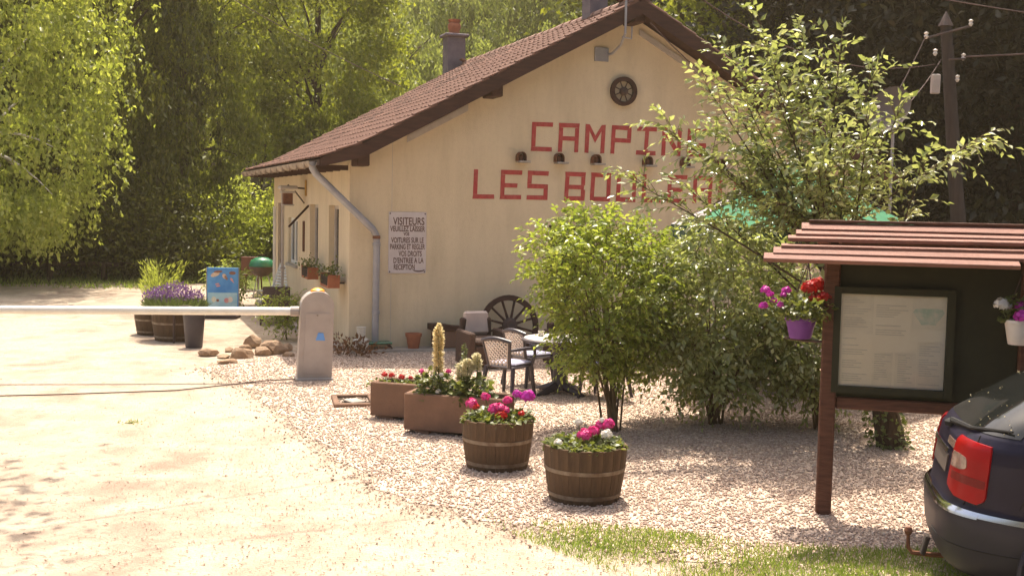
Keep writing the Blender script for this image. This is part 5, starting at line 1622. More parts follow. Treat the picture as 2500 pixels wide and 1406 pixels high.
# kettle grill and terracotta chairs far back
t = thing('kettle_grill', 'green lidded kettle grill beyond the house door', 'grill', (-6.35, 29.0, 0))
MB().lathe([(0.0, 0.50), (0.16, 0.53), (0.28, 0.64), (0.31, 0.76), (0, 0.765)], 22).build('bowl', 'iron', t, smooth=True)
MB().lathe([(0.32, 0.768), (0.32, 0.80), (0.27, 0.92), (0.15, 0.99), (0.0, 1.01)], 22).build('lid', 'greenenamel', t, smooth=True)
MB().tube([(-0.07, 0, 1.0), (-0.06, 0, 1.06), (0.06, 0, 1.06), (0.07, 0, 1.0)], 0.012, 6).build('handle', 'darkwood', t)
for k in range(3):
    a = 2.1 * k
    MB().tube([(0.15 * math.cos(a), 0.15 * math.sin(a), 0.56), (0.32 * math.cos(a), 0.32 * math.sin(a), 0)], 0.014, 6).build('leg', 'zinc', t)
for x, lab in ((-7.05, 'red brown garden seat left of the green grill'), (-6.15, 'red brown garden seat right of the green grill')):
    t = thing('patio_chair', lab, 'chair', (x, 31.0, 0), R(90 if x < -6.5 else -100))
    fixnormals(MB().bbox(-0.22, 0.22, -0.24, 0.24, 0.40, 0.45, 0.02).build('seat', 'woodbrown', t))
    fixnormals(MB().bbox(-0.26, -0.222, -0.24, 0.24, 0.45, 0.92, 0.02).build('backrest', 'woodbrown', t))
    for sx in (-0.2, 0.2):
        for sy in (-0.2, 0.2):
            MB().tube([(sx * 1.1, sy * 1.1, 0), (sx, sy, 0.41)], 0.022, 6).build('leg', 'woodbrown', t)
# low log rail under the trees
t = thing('log_rail', 'low dark log rail under the trees left of the drive', 'fence', (-12.6, 33.0, 0), R(8))
for x in (-2.2, -0.7, 0.8, 2.3):
    MB().tube([(x, 0, -0.05), (x, 0, 0.55)], 0.09, 8).build('post', 'bark', t)
for x in (-2.2, -0.7, 0.8):
    MB().tube([(x, 0, 0.48), (x + 1.5, 0, 0.50)], 0.065, 8).build('rail', 'bark', t)

# ------------------------------------------------------------------ notice board with plank roof
BA = math.atan2(-0.233, 0.972)
nb = thing('notice_board', 'dark notice board on two posts with reddish plank roof', 'notice board', (2.60, 9.30, 0), BA)
# local: x along board, y = away from viewer (back), z up
for x in (0.0, 1.49):
    fixnormals(MB().bbox(-0.062 + x, 0.062 + x, -0.062, 0.062, -0.05, 2.20, 0.012).build('post', 'boardwood', nb))
fixnormals(MB().bbox(0.064, 1.426, 0.0, 0.03, 0.98, 2.20, 0.004).build('back_panel', 'greenboard', nb))
fixnormals(MB().bbox(0.064, 1.426, -0.03, 0.045, 0.88, 0.978, 0.01).build('bottom_rail', 'boardwood', nb))
fixnormals(MB().bbox(0.064, 1.426, -0.02, 0.045, 2.203, 2.28, 0.01).build('top_rail', 'boardwood', nb))
for x in (0.0, 1.49):
    fixnormals(MB().prism([(-0.42, 2.06), (0.0, 2.30), (0.42, 2.06), (0.42, 2.12), (0.0, 2.37), (-0.42, 2.12)], x - 0.03, x + 0.03, lambda a, b, d: (d, a, b)).build('roof_brace', 'boardwood', nb))
# planks front (staggered ends) and back
rp = random.Random(9)
for k in range(6):
    s_ = k / 6.0
    x0 = -0.54 + 0.35 * s_ + rp.uniform(-0.015, 0.015)
    x1 = 1.32 + 0.42 * s_ + (0.0 if k == 0 else 0.12)
    y = -0.47 + k * 0.083
    z = 2.115 + k * 0.046 + (0, 0, -0.006, 0.010, 0.002, 0.004)[k]
    mt = Matrix.Translation((0, y, z)) @ Matrix.Rotation(R((20, 22, 6, 9, 14, 24)[k]), 4, 'X') @ Matrix.Rotation(R(rp.uniform(-0.25, 0.25)), 4, 'Y') @ Matrix.Rotation(R(rp.uniform(-0.3, 0.3)), 4, 'Z')
    fixnormals(MB().bbox(x0, x1, -0.06, 0.06, -0.016, 0.016, 0.003, mt).build('roof_plank', 'plank', nb))
for k in range(5):
    y = 0.44 - k * 0.09
    z = 2.14 + k * 0.048
    mt = Matrix.Translation((0, y, z)) @ Matrix.Rotation(R(-20), 4, 'X')
    fixnormals(MB().bbox(-0.12, 1.75, -0.055, 0.055, -0.012, 0.012, 0.003, mt).build('roof_plank', 'plank', nb))
fixnormals(MB().bbox(-0.2, 1.8, -0.035, 0.035, 2.388, 2.412, 0.004).build('ridge_board', 'boardwood', nb))
# glazed case
case = fixnormals(MB().box(0.0 + 0.02, 0.075, -0.075, -0.004, 1.02, 1.88).box(0.885, 0.945, -0.075, -0.004, 1.02, 1.88).box(0.0755, 0.8845, -0.075, -0.004, 1.825, 1.88).box(0.0755, 0.8845, -0.075, -0.004, 1.02, 1.075).build('glazed_case', 'greenboard', nb))
MB().box(0.0755, 0.8845, -0.025, -0.012, 1.0755, 1.8245).build('backing', 'paper', case)
MB().add([(0.0757, -0.06, 1.0757), (0.8843, -0.06, 1.0757), (0.8843, -0.06, 1.8243), (0.0757, -0.06, 1.8243)], [(0, 1, 2, 3)]).build('glass_pane', 'glass', case)
for i, (x0, x1, z0, z1, m_) in enumerate(((0.085, 0.33, 1.50, 1.815, 'paper2'), (0.335, 0.62, 1.47, 1.815, 'paper'), (0.625, 0.875, 1.56, 1.815, 'paper2'), (0.085, 0.33, 1.085, 1.495, 'paper'), (0.335, 0.49, 1.085, 1.36, 'paper2'), (0.51, 0.67, 1.085, 1.36, 'paper2'), (0.675, 0.875, 1.085, 1.45, 'paper2'), (0.625, 0.875, 1.455, 1.555, 'paper'))):
    d_ = 0.0275 + 0.0006 * i
    sh = MB().box(x0, x1, -d_ - 0.0005, -d_, z0, z1).build('sheet', m_, case)
rq = random.Random(3)
q = MB()
for (x0, x1, z0, z1) in ((0.10, 0.31, 1.53, 1.79), (0.35, 0.60, 1.50, 1.79), (0.10, 0.31, 1.11, 1.46), (0.35, 0.48, 1.11, 1.34), (0.53, 0.66, 1.11, 1.34), (0.69, 0.86, 1.11, 1.42)):
    z = z1
    while z > z0:
        ln = (x1 - x0) * rq.uniform(0.3, 1.0)
        if rq.random() < 0.75:
            q.add([(x0, -0.0345, z), (x0 + ln, -0.0345, z), (x0 + ln, -0.0345, z + 0.005), (x0, -0.0345, z + 0.005)], [(0, 1, 2, 3)])
        z -= 0.018
q.build('small_print', 'print', case)
MB().add([(0.65 + 0.10 * math.cos(a) * (1 + 0.3 * math.sin(3 * a)) + 0.1, -0.035, 1.66 + 0.09 * math.sin(a) * (1 + 0.3 * math.cos(2 * a))) for a in [2 * math.pi * k / 20 for k in range(20)]], [tuple(range(20))]).build('map_print', 'printgreen', case)

def to_nb(x, y, z):
    c, s_ = math.cos(BA), math.sin(BA)
    return (2.60 + x * c - y * s_, 9.30 + x * s_ + y * c, z)
def hanging_pot(label, loc, m, r, h, blooms, chain_top, rx=0.2, plab='', nl=260):
    t = thing('hanging_pot', label, 'flower pot', loc)
    MB().lathe([(r * 0.66, 0), (r * 0.70, 0.005), (r * 0.97, h * 0.86), (r * 1.06, h * 0.87), (r * 1.06, h), (r * 0.95, h), (r * 0.9, h * 0.85), (0, h * 0.84)], 22).build('pot_body', m, t, smooth=True)
    MB().lathe([(r * 0.9, h * 0.855), (0, h * 0.88)], 14).build('soil', 'soil', t)
    for k in range(3):
        a = 2.1 * k + 0.3
        MB().tube([(r * math.cos(a), r * math.sin(a), h), chain_top], 0.005, 5).build('hanger', 'iron', t)
    geranium(plab, (loc[0], loc[1], loc[2] + h * 0.86), rx, rx * 0.8, blooms, nl=nl, h=0.21, L=0.055, cat='flowers')
    return t
x, y, z = to_nb(-0.235, 0.0, 1.44)
hanging_pot('purple plastic flower pot hung on left post of notice board', (x, y, z), 'purplepot', 0.125, 0.17,
            [(-0.30, 0, 0.24, 0.75, 'magentaflower'), (-0.27, -0.05, 0.21, 0.6, 'magentaflower'), (-0.24, -0.05, 0.16, 0.55, 'magentaflower'), (-0.31, 0, 0.11, 0.7, 'magentaflower'), (-0.14, -0.05, 0.24, 0.75, 'magentaflower'), (-0.17, -0.08, 0.21, 0.5, 'magentaflower'), (-0.19, -0.10, 0.13, 0.6, 'magentaflower'),
             (0.05, -0.04, 0.26, 1.3, 'redflower'), (0.12, 0, 0.28, 1.4, 'redflower'), (0.18, -0.06, 0.20, 1.2, 'redflower'), (0.09, -0.08, 0.18, 1.0, 'redflower'), (0.22, 0.0, 0.12, 1.0, 'redflower')],
            (0.06, 0.05, 0.62), rx=0.27, plab='magenta petunias and red geraniums in the purple hanging pot', nl=480)
o = MB().tube([to_nb(-0.06, 0.0, 1.42), to_nb(-0.2, 0.0, 1.42), to_nb(-0.36, 0.0, 1.44)], 0.012, 6).build('pot_bracket', 'iron')
tag(o, 'short iron bracket on board post carrying the purple pot', 'bracket')
x, y, z = to_nb(1.37, -0.30, 1.50)
hanging_pot('white plastic flower pot hanging at right end of notice board', (x, y, z), 'whitepot', 0.105, 0.19,
            [(-0.16, -0.04, 0.14, 1.0, 'whiteflower'), (-0.10, 0.02, 0.12, 0.9, 'whiteflower'), (-0.02, -0.08, 0.05, 1.1, 'magentaflower'), (0.06, -0.05, 0.08, 1.1, 'magentaflower'), (0.02, 0.05, 0.12, 0.9, 'magentaflower')],
            (0.06, 0.02, 0.66), rx=0.12, plab='white and magenta petunias in the white hanging pot', nl=120)

# ------------------------------------------------------------------ parked car (rear corner in view)
car = thing('parked_car', 'dark blue hatchback parked nose right at the right edge', 'car', (2.88, 7.70, 0), R(-13))
ZK = [0.20, 0.26, 0.36, 0.50, 0.585, 0.62, 0.66, 0.80, 0.95, 1.04, 1.10, 1.20, 1.35, 1.48, 1.57, 1.625, 1.645]
XR = [0.09, 0.04, 0.01, 0.0, 0.0, 0.01, 0.035, 0.055, 0.075, 0.095, 0.145, 0.27, 0.50, 0.74, 0.97, 1.22, 1.55]
XF = [4.05, 4.14, 4.20, 4.22, 4.20, 4.19, 4.16, 4.02, 3.70, 3.40, 3.22, 3.02, 2.72, 2.45, 2.22, 2.00, 1.75]
HW = [0.78, 0.83, 0.86, 0.875, 0.875, 0.872, 0.872, 0.872, 0.865, 0.852, 0.84, 0.81, 0.75, 0.695, 0.64, 0.54, 0.28]
NE = [4.2, 4.2, 4.2, 4.2, 4.2, 4.2, 4.2, 4.2, 4.2, 4.2, 4.2, 4.0, 3.8, 3.6, 3.4, 3.0, 2.6]
def carS(z, th, off=0.0):
    xr, xf, hw, ne = (np.interp(z, ZK, t_) for t_ in (XR, XF, HW, NE))
    xc, a = (xr + xf) / 2, (xf - xr) / 2
    c, s_ = math.cos(th), math.sin(th)
    x = xc + (a + off) * math.copysign(abs(c) ** (2 / ne), c)
    y = (hw + off) * math.copysign(abs(s_) ** (2 / ne), s_)
    return (float(x), float(y), float(z))
def car_th(x, z, left=False):
    """parameter of the side point with the given x"""
    xr, xf, ne = (np.interp(z, ZK, t_) for t_ in (XR, XF, NE))
    xc, a = (xr + xf) / 2, (xf - xr) / 2
    k = max(-1, min(1, (x - xc) / a))
    c = math.copysign(abs(k) ** (ne / 2), k)
    th = math.acos(c)
    return th if left else 2 * math.pi - th
zz = sorted(set(ZK) | set(np.linspace(0.20, 1.645, 40).tolist()))
nth = 120
ths = []
for k in range(nth):
    u = k / nth * 4
    q_, fr = int(u), u - int(u)
    ths.append((q_ + (0.5 - 0.5 * math.cos(math.pi * fr))) * math.pi / 2)
q = MB()
vv = [carS(z, th) for z in zz for th in ths]
ff = []
for i in range(len(zz) - 1):
    for k in range(nth):
        k2 = (k + 1) % nth
        ff.append((i * nth + k, i * nth + k2, (i + 1) * nth + k2, (i + 1) * nth + k))
ff.append(tuple(range(nth))[::-1])
ff.append(tuple((len(zz) - 1) * nth + k for k in range(nth)))
body = q.add(vv, ff).build('body', 'carpaint', car, smooth=True)
def patch(name, m_, zf, tf, nu, nv, off, parent=car, th_=0.01):
    """grid patch on the body: zf(u,v), tf(u,v,z)"""
    vv = []
    for i in range(nu + 1):
        for j in range(nv + 1):
            z = zf(i / nu, j / nv)
            vv.append(carS(z, tf(i / nu, j / nv, z), off))
    ff = [(i * (nv + 1) + j, i * (nv + 1) + j + 1, (i + 1) * (nv + 1) + j + 1, (i + 1) * (nv + 1) + j) for i in range(nu) for j in range(nv)]
    n0 = len(vv)
    for i in range(nu + 1):
        for j in range(nv + 1):
            z = zf(i / nu, j / nv)
            vv.append(carS(z, tf(i / nu, j / nv, z), off - th_))
    edge = [(i, 0) for i in range(nu)] + [(nu, j) for j in range(nv)] + [(nu - i, nv) for i in range(nu)] + [(0, nv - j) for j in range(nv)]
    idx = [a * (nv + 1) + b for a, b in edge]
    for k in range(len(idx)):
        a, b = idx[k], idx[(k + 1) % len(idx)]
        ff.append((a, b, n0 + b, n0 + a))
    return fixnormals(MB().add(vv, ff).build(name, m_, parent, smooth=True))
# bumper shell with its bright strip
patch('bumper', 'bumper', lambda u, v: 0.23 + 0.385 * v, lambda u, v, z: math.pi + (u - 0.5) * 2 * (1.43 if z > 0.2 else 1.43), 60, 8, 0.008, th_=0.02)
for s_ in (0, 1):
    def tfs(u, v, z, s_=s_):
        x = 0.02 + 0.56 * u
        return car_th(x, z, left=bool(s_))
    patch('bumper_strip', 'chrome', lambda u, v: 0.615 + 0.034 * v - 0.02 * u, tfs, 24, 3, 0.018)
patch('rear_strip', 'chrome', lambda u, v: 0.60 + 0.03 * v, lambda u, v, z: math.pi + (u - 0.5) * 1.25, 30, 3, 0.02)
# tail lights
for s_ in (0, 1):
    def xl(v):
        return 0.060 + 0.05 * (max(0, v - 0.45) / 0.55) ** 2 + 0.025 * (max(0, 0.15 - v) / 0.15) ** 2
    def xr_(v):
        return 0.235 + 0.03 * v - 0.04 * (max(0, 0.12 - v) / 0.12) ** 2
    def tft(u, v, z, s_=s_):
        x0 = max(np.interp(z, ZK, XR) + 0.012, xl(v))
        return car_th(x0 + (xr_(v) - x0) * u, z, left=bool(s_))
    tl_ = patch('tail_light', 'redlens', lambda u, v: 0.70 + 0.37 * v - 0.015 * u, tft, 14, 16, 0.012, th_=0.02)
    def tfc(u, v, z, s_=s_):
        w_ = 0.040 * math.sqrt(max(0.05, 1 - (2 * v - 1) ** 4))
        x0 = max(np.interp(z, ZK, XR) + 0.014, 0.105 - w_ - 0.02)
        return car_th(x0 + (0.105 + w_ - x0) * u, z, left=bool(s_))
    def tfb(u, v, z, s_=s_):
        x0 = max(np.interp(z, ZK, XR) + 0.02, xl((z - 0.70) / 0.37) + 0.008)
        return car_th(x0 + (xr_((z - 0.70) / 0.37) - 0.008 - x0) * u, z, left=bool(s_))
    patch('indicator_band', 'darkred', lambda u, v: 0.80 + 0.05 * v - 0.012 * u, tfb, 14, 3, 0.0145, tl_)
    patch('reversing_lens', 'clearlens', lambda u, v: 0.875 + 0.095 * v, tfc, 10, 8, 0.0155, tl_)
# glass
patch('rear_window', 'carglass', lambda u, v: 1.12 + 0.42 * v, lambda u, v, z: math.pi + (u - 0.5) * (1.62 - 0.25 * v), 30, 12, 0.006)
for s_ in (0, 1):
    for name, xa0, xa1, xb0, xb1 in (('quarter_window', 0.62, 1.15, 1.02, 1.24), ('side_window', 1.25, 2.05, 1.30, 2.0), ('side_window', 2.15, 2.85, 2.08, 2.28)):
        def tfw(u, v, z, s_=s_, a=(xa0, xa1, xb0, xb1)):
            return car_th((a[0] + (a[2] - a[0]) * v) + ((a[1] + (a[3] - a[1]) * v) - (a[0] + (a[2] - a[0]) * v)) * u, z, left=bool(s_))
        patch(name, 'carglass', lambda u, v: 1.10 + 0.37 * v, tfw, 12, 8, 0.006)
patch('windscreen', 'carglass', lambda u, v: 1.12 + 0.42 * v, lambda u, v, z: (u - 0.5) * 1.5, 20, 10, 0.006)
# shut line round the rear quarter, wiper, badge strip, number plate recess
sp = []
for i in range(15):
    z = 0.70 + 0.80 * i / 14
    x = 0.42 + 0.10 * math.sin(math.pi * i / 14) + max(0, z - 1.1) * 0.75
    sp.append(carS(z, car_th(x, z), 0.003))
MB().tube(sp, 0.004, 5).build('door_shut_line', 'rubber', body)
hs = [carS(0.66 + 0.44 * i / 10, math.pi + 0.42 + 0.10 * math.sin(math.pi * i / 10), 0.002) for i in range(11)]
MB().tube(hs, 0.0035, 5).build('hatch_seam', 'rubber', body)
bs = [carS(0.40, math.pi + 0.02 + 1.2 * i / 20, 0.010) for i in range(21)]
MB().tube(bs, 0.004, 5).build('bumper_groove', 'rubber', car)
wp = [carS(1.10, math.pi, 0.03), carS(1.13, math.pi + 0.25, 0.035), carS(1.16, math.pi + 0.7, 0.03)]
MB().tube(wp, [0.022, 0.014, 0.008], 6).build('rear_wiper', 'rubber', car)
MB().lathe([(0.0, 0), (0.04, 0), (0.045, 0.03), (0.02, 0.05), (0, 0.055)], 12, (carS(1.085, math.pi, 0.01)[0] - 0.01, 0, 1.06)).build('wiper_hub', 'rubber', car, smooth=True)
patch('badge_strip', 'clearlens', lambda u, v: 0.975 + 0.045 * v, lambda u, v, z: math.pi + 0.02 + u * 0.22, 14, 3, 0.006)
patch('number_plate', 'dish', lambda u, v: 0.80 + 0.11 * v, lambda u, v, z: math.pi + (u - 0.5) * 0.16, 12, 3, 0.010)
patch('hatch_handle', 'chrome', lambda u, v: 0.93 + 0.03 * v, lambda u, v, z: math.pi + (u - 0.5) * 0.2, 12, 3, 0.022)
# wheels
for xw in (0.78, 3.52):
    for s_ in (-1, 1):
        w = MB()
        tmp = MB().lathe([(0.30, -0.09), (0.315, -0.08), (0.315, 0.08), (0.30, 0.09), (0.21, 0.085), (0.21, -0.085)], 30)
        mt = Matrix.Translation((xw, s_ * 0.80, 0.315)) @ Matrix.Rotation(R(90), 4, 'X')
        wh = fixnormals(w.add([mt @ Vector(p) for p in tmp.v], tmp.f).build('wheel', 'rubber', car))
        tmp = MB().lathe([(0.0, 0.03), (0.05, 0.035), (0.07, 0.02), (0.19, 0.04), (0.208, 0.05), (0.208, -0.05), (0, -0.05)], 24)
        mt2 = mt if s_ < 0 else mt @ Matrix.Rotation(R(180), 4, 'X')
        fixnormals(MB().add([mt2 @ Vector(p) for p in tmp.v], tmp.f).build('rim', 'alloy', wh))
        arc = [(xw + 0.365 * math.cos(math.pi * i / 16), s_ * 0.868, 0.315 + 0.365 * math.sin(math.pi * i / 16)) for i in range(17)]
        MB().tube(arc, 0.022, 6).build('wheel_arch', 'bumper', car)
        fixnormals(MB().add([(p[0], s_ * 0.872, p[2]) for p in arc] + [(xw, s_ * 0.872, 0.315)], [(i, i + 1, 17) for i in range(16)]).build('arch_shadow_gap', 'rubber', car))
        wh.location = (0, s_ * 0.015, 0)
# tow bar
tb = MB().tube([(0.35, 0.0, 0.17), (0.02, 0.0, 0.16), (-0.10, 0.0, 0.165), (-0.128, 0.0, 0.20), (-0.13, 0.0, 0.30)], [0.018, 0.018, 0.016, 0.014, 0.012], 8).build('tow_bar', 'rust', car, smooth=True)
MB().lathe([(0.0, -0.03), (0.02, -0.026), (0.03, 0.0), (0.02, 0.024), (0, 0.03)], 14, (-0.13, 0, 0.315)).build('tow_ball', 'rust', tb, smooth=True)
fixnormals(MB().bbox(-0.10, -0.07, -0.1, -0.02, 0.16, 0.30, 0.008, Matrix.Rotation(R(14), 4, 'Y')).build('tow_socket', 'wood_grey', tb))
# fallen petals on the rear window
rw = np.random.default_rng(88)
n = 60
pp = np.array([carS(1.14 + 0.40 * rw.random(), math.pi + (rw.random() - 0.5) * 1.5, 0.012) for _ in range(n)])
v, f = leaf_arrays(pp, rw.normal(size=(n, 3)), np.tile(np.array([[-0.8, 0, 0.6]]), (n, 1)), rw.uniform(0.008, 0.02, n), rw.uniform(0.006, 0.012, n), 0.05)
o = fast('fallen_petals', v, f, 'yellowflower', car)
o['kind'] = 'stuff'

# ------------------------------------------------------------------ vegetation: shrubs and the young tree
def shrub(name, label, cat, base, center, radii, nseg, leafL, ratio, leafm, seed, nstem=7, every=0.035, ln=(0.28, 0.55), stemr=0.018, low=0.0, droop=0.5, vase=False):
    rg = np.random.default_rng(seed)
    t = thing(name, label, cat, base)
    c = np.asarray(center, float) - np.asarray(base, float)
    rad = np.asarray(radii, float)
    lobes = unit(rg.normal(size=(8, 3)))
    amp = rg.uniform(-0.25, 0.28, 8)
    segs, tips = [], []
    while len(segs) < nseg:
        d = unit(rg.normal(size=3))
        k = 1 + (np.maximum(lobes @ d, 0) ** 3 * amp).sum()
        r = (0.35 + 0.62 * rg.random() ** 0.55) * k
        p = c + d * rad * r
        if p[2] < low:
            continue
        if vase:
            lim = 0.18 + 0.75 * max(0, p[2]) / (c[2] + rad[2])
            hr = math.hypot(p[0] - c[0] * 0.5, p[1] - c[1] * 0.5)
            if hr > lim * rad[0] * 1.5:
                continue
        dr = d * np.array([1, 1, 0.5]) + rg.normal(size=3) * 0.45 + np.array([0, 0, 0.25])
        l = rg.uniform(*ln)
        segs.append((p - unit(dr) * l * 0.5, dr, l))
        tips.append(p)
    lv, tv = twig_plant(rg, segs, leafL, ratio, every, droop=droop)
    fast('foliage', lv[0], lv[1], leafm, t)
    fast('twigs', tv[0], tv[1], 'twig', t)['kind'] = 'stuff'
    tips = np.array(tips)
    for k in range(nstem):
        q = tips[rg.integers(len(tips))]
        b = np.array([rg.normal() * 0.045, rg.normal() * 0.045, 0])
        top = c + (q - c) * 0.75
        top[2] = max(top[2], c[2])
        u = np.linspace(0, 1, 7)[:, None]
        mid = b * 0.55 + top * 0.45 + np.array([0, 0, 0.12 * top[2]])
        pts = (1 - u) ** 2 * b + 2 * u * (1 - u) * mid + u ** 2 * top
        v, f = tube_arr(pts, np.linspace(stemr * rg.uniform(0.7, 1.3), stemr * 0.3, 7), 6)
        fast('stem', v, f, 'twig', t, smooth=True)
    return t

shrub('round_shrub', 'leafy yellow green shrub on many stems left of notice board', 'shrub', (1.15, 12.6, 0), (0.95, 12.6, 1.45), (0.82, 0.78, 0.95), 1050, 0.078, 0.58, 'leaf_shrub', 101, nstem=22, ln=(0.25, 0.5), low=0.14, vase=True, stemr=0.013)
shrub('dense_shrub', 'dense grey green drooping shrub behind the board between patio shrub and post', 'shrub', (2.35, 13.1, 0), (2.35, 13.1, 1.25), (1.15, 0.95, 1.08), 900, 0.105, 0.5, 'leaf_glossy', 102, nstem=12, ln=(0.35, 0.65), low=0.03, droop=0.75)
shrub('low_shrub', 'low drooping shrub filling the gap behind left board post', 'shrub', (3.55, 13.0, 0), (3.40, 12.9, 0.85), (0.75, 0.8, 0.85), 380, 0.095, 0.48, 'leaf_glossy', 103, nstem=8, ln=(0.3, 0.6), low=0.10, droop=0.75)
# young tree: limbs to given tips, sprays along them
TB = np.array([4.05, 12.0, 0.0])
tips = [(2.52, 12.0, 4.34), (2.35, 12.6, 4.08), (1.95, 11.8, 3.70), (1.64, 12.1, 3.24), (2.3, 12.8, 3.29), (2.1, 11.7, 2.85), (1.28, 11.8, 2.71), (2.61, 11.5, 3.55), (3.05, 12.4, 4.24), (3.34, 12.0, 4.11), (3.87, 12.6, 3.93), (3.54, 11.6, 3.37), (3.95, 12.0, 3.45), (4.70, 11.8, 3.22), (4.06, 11.5, 2.89), (2.75, 12.2, 3.9), (2.45, 12.0, 3.45), (2.0, 12.1, 3.05), (3.0, 12.0, 3.7), (3.35, 11.7, 2.9), (2.7, 12.4, 2.95), (3.01, 11.4, 2.86), (3.88, 12.9, 2.65), (2.43, 12.5, 2.53), (2.64, 11.5, 2.53), (1.91, 12.6, 2.69), (3.5, 13.0, 3.69), (2.63, 13.0, 3.45), (2.2, 12.2, 3.7), (2.9, 12.0, 3.2), (3.3, 12.4, 2.4)]
yt = thing('young_tree', 'young tree with pale shiny leaves in front of the gable lettering', 'tree', tuple(TB))
ry = np.random.default_rng(55)
trunk = np.array([[0, 0, 0], [-0.10, 0.03, 0.5], [-0.32, 0.05, 1.1], [-0.62, 0.08, 1.7], [-0.85, 0.10, 2.2]])
parts = [tube_arr(trunk, [0.16, 0.13, 0.10, 0.085, 0.07], 9)]
segs = []
for tp in tips:
    q = np.array(tp) - TB
    h = ry.uniform(0.35, 1.0)
    i = h * 4
    s_ = trunk[int(min(i, 3))] + (trunk[int(min(i, 3)) + 1] - trunk[int(min(i, 3))]) * (i - int(min(i, 3)))
    u = np.linspace(0, 1, 9)[:, None]
    mid = (s_ + q) / 2 + np.array([0, 0, 0.30 * np.linalg.norm(q - s_)]) * (1 if q[2] < 2.6 else 0.1)
    pts = (1 - u) ** 2 * s_ + 2 * u * (1 - u) * mid + u ** 2 * q
    parts.append(tube_arr(pts, np.linspace(0.018, 0.004, 9), 5))
    dirn = unit(pts[-1] - pts[-3])
    for k in range(33):
        j = ry.uniform(2.6, 8.0)
        p = pts[int(j)] + (pts[min(int(j) + 1, 8)] - pts[int(j)]) * (j - int(j))
        d = dirn * 0.7 + ry.normal(size=3) * np.array([0.8, 0.8, 0.5]) + np.array([0, 0, 0.15])
        segs.append((p, d, ry.uniform(0.22, 0.55)))
    segs.append((pts[-1] - dirn * 0.1, dirn, 0.5))
    segs.append((pts[-1], dirn + ry.normal(size=3) * 0.3, 0.4))
v, f = join(parts)
fast('trunk', v, f, 'bark', yt, smooth=True)
lv, tv = twig_plant(ry, segs, 0.105, 0.48, 0.05, upd=0.25, droop=0.45, tw_r=0.005)
fast('crown', lv[0], lv[1], 'leaf_glossy', yt)
fast('twigs', tv[0], tv[1], 'twig', yt)['kind'] = 'stuff'
# ivy round its foot
n = 520
a = ry.random(n) * 6.283
z = ry.random(n) * 1.15
r_ = 0.15 + ry.random(n) * 0.07
p = np.stack([r_ * np.cos(a) - 0.25 * z, r_ * np.sin(a), z], 1)
v, f = leaf_arrays(p, np.stack([np.cos(a), np.sin(a), ry.uniform(-1, 0.6, n)], 1) + ry.normal(size=(n, 3)) * 0.4, np.stack([np.cos(a), np.sin(a), np.full(n, 0.4)], 1), np.full(n, 0.06), np.full(n, 0.045))
fast('ivy', v, f, 'leaf_plant', yt)
o = MB().tube([(0, 0, -0.05), (0.0, 0, 1.35)], 0.022, 8).build('garden_stake', 'iron')
o.location = (4.55, 11.9, 0)
tag(o, 'thin dark upright stake beside ivy clad trunk of young tree', 'stake')
# rose and small bushes by the side wall
shrub('rose_bush', 'small light green rose bush behind the barrier pillar', 'shrub', (-4.0, 20.25, 0), (-4.0, 20.25, 0.48), (0.46, 0.38, 0.42), 200, 0.07, 0.6, 'leaf_shrub', 111, nstem=5, ln=(0.15, 0.3), low=0.1, stemr=0.008)
x, y, z = H(-0.9, 6.9, 0)
shrub('leafy_bush', 'bright green bush left of the white slatted chair', 'shrub', (x - 0.45, y, 0), (x - 0.45, y, 0.62), (0.50, 0.55, 0.60), 150, 0.085, 0.6, 'leaf_shrub', 112, nstem=5, ln=(0.2, 0.4), low=0.05, stemr=0.012)
t = thing('grass_tuft', 'tiny grass tuft growing in the middle of the drive', 'grass tuft', (-4.17, 12.48, 0))
n = 60
v, f = leaf_arrays(rw.normal(size=(n, 3)) * np.array([0.08, 0.04, 0]), rw.normal(size=(n, 3)) * 0.7 + np.array([0, 0, 1]), rw.normal(size=(n, 3)), rw.uniform(0.02, 0.06, n), np.full(n, 0.008))
fast('blades', v, f, 'grass', t)
MB().lathe([(0.03, -0.004), (0.02, 0.004), (0, 0.006)], 8).build('root_crown', 'soil', t)

# ------------------------------------------------------------------ trees
def tree_kind(seed, Ht, cr, cz, crz, nclump, per, L, clump, leafm, barkm, droop=0.0, tr=0.22, shell=0.5, ratio=0.55, lean=(0, 0), zmin=None):
    rg = np.random.default_rng(seed)
    (lv, lf), cl = crown_arrays(rg, (lean[0] * 0.7, lean[1] * 0.7, cz), (cr, cr, crz), nclump, per, L, ratio, clump, droop, shell, zmin=zmin)
    pick = cl[rg.choice(len(cl), 22, replace=False)]
    tv, tf = make_trunk(rg, min(Ht * 0.92, cz + crz * 0.8), tr, lean, pick)
    mk = lambda nm, v, f, m_: fast(nm, v, f, m_)
    a = mk('trunk', tv, tf, barkm)
    b = mk('crown', lv, lf, leafm)
    return (a, b)
KINDS = {}
def plant(kind, label, loc, rz, sc, group='trees around the clearing', cat='tree', name='tree', leafm=None):
    t = thing(name, label, cat, loc, rz, group)
    first = kind not in used
    used.add(kind)
    for i, src in enumerate(KINDS[kind]):
        nm = src.name.split('.')[0]
        if first:
            o = src
            o.parent = t
        else:
            o = bpy.data.objects.new(nm, src.data)
            link(o, t)
        o.scale = sc if isinstance(sc, tuple) else (sc, sc, sc)
        if leafm and nm == 'crown':
            o.material_slots[0].link = 'OBJECT'
            o.material_slots[0].material = M[leafm]
    return t
used = set()
KINDS['birch'] = tree_kind(1, 11, 3.3, 6.4, 5.6, 330, 165, 0.125, 1.0, 'leaf_birch', 'birchbark', droop=1.1, tr=0.16, shell=0.42, ratio=0.6, zmin=1.8)
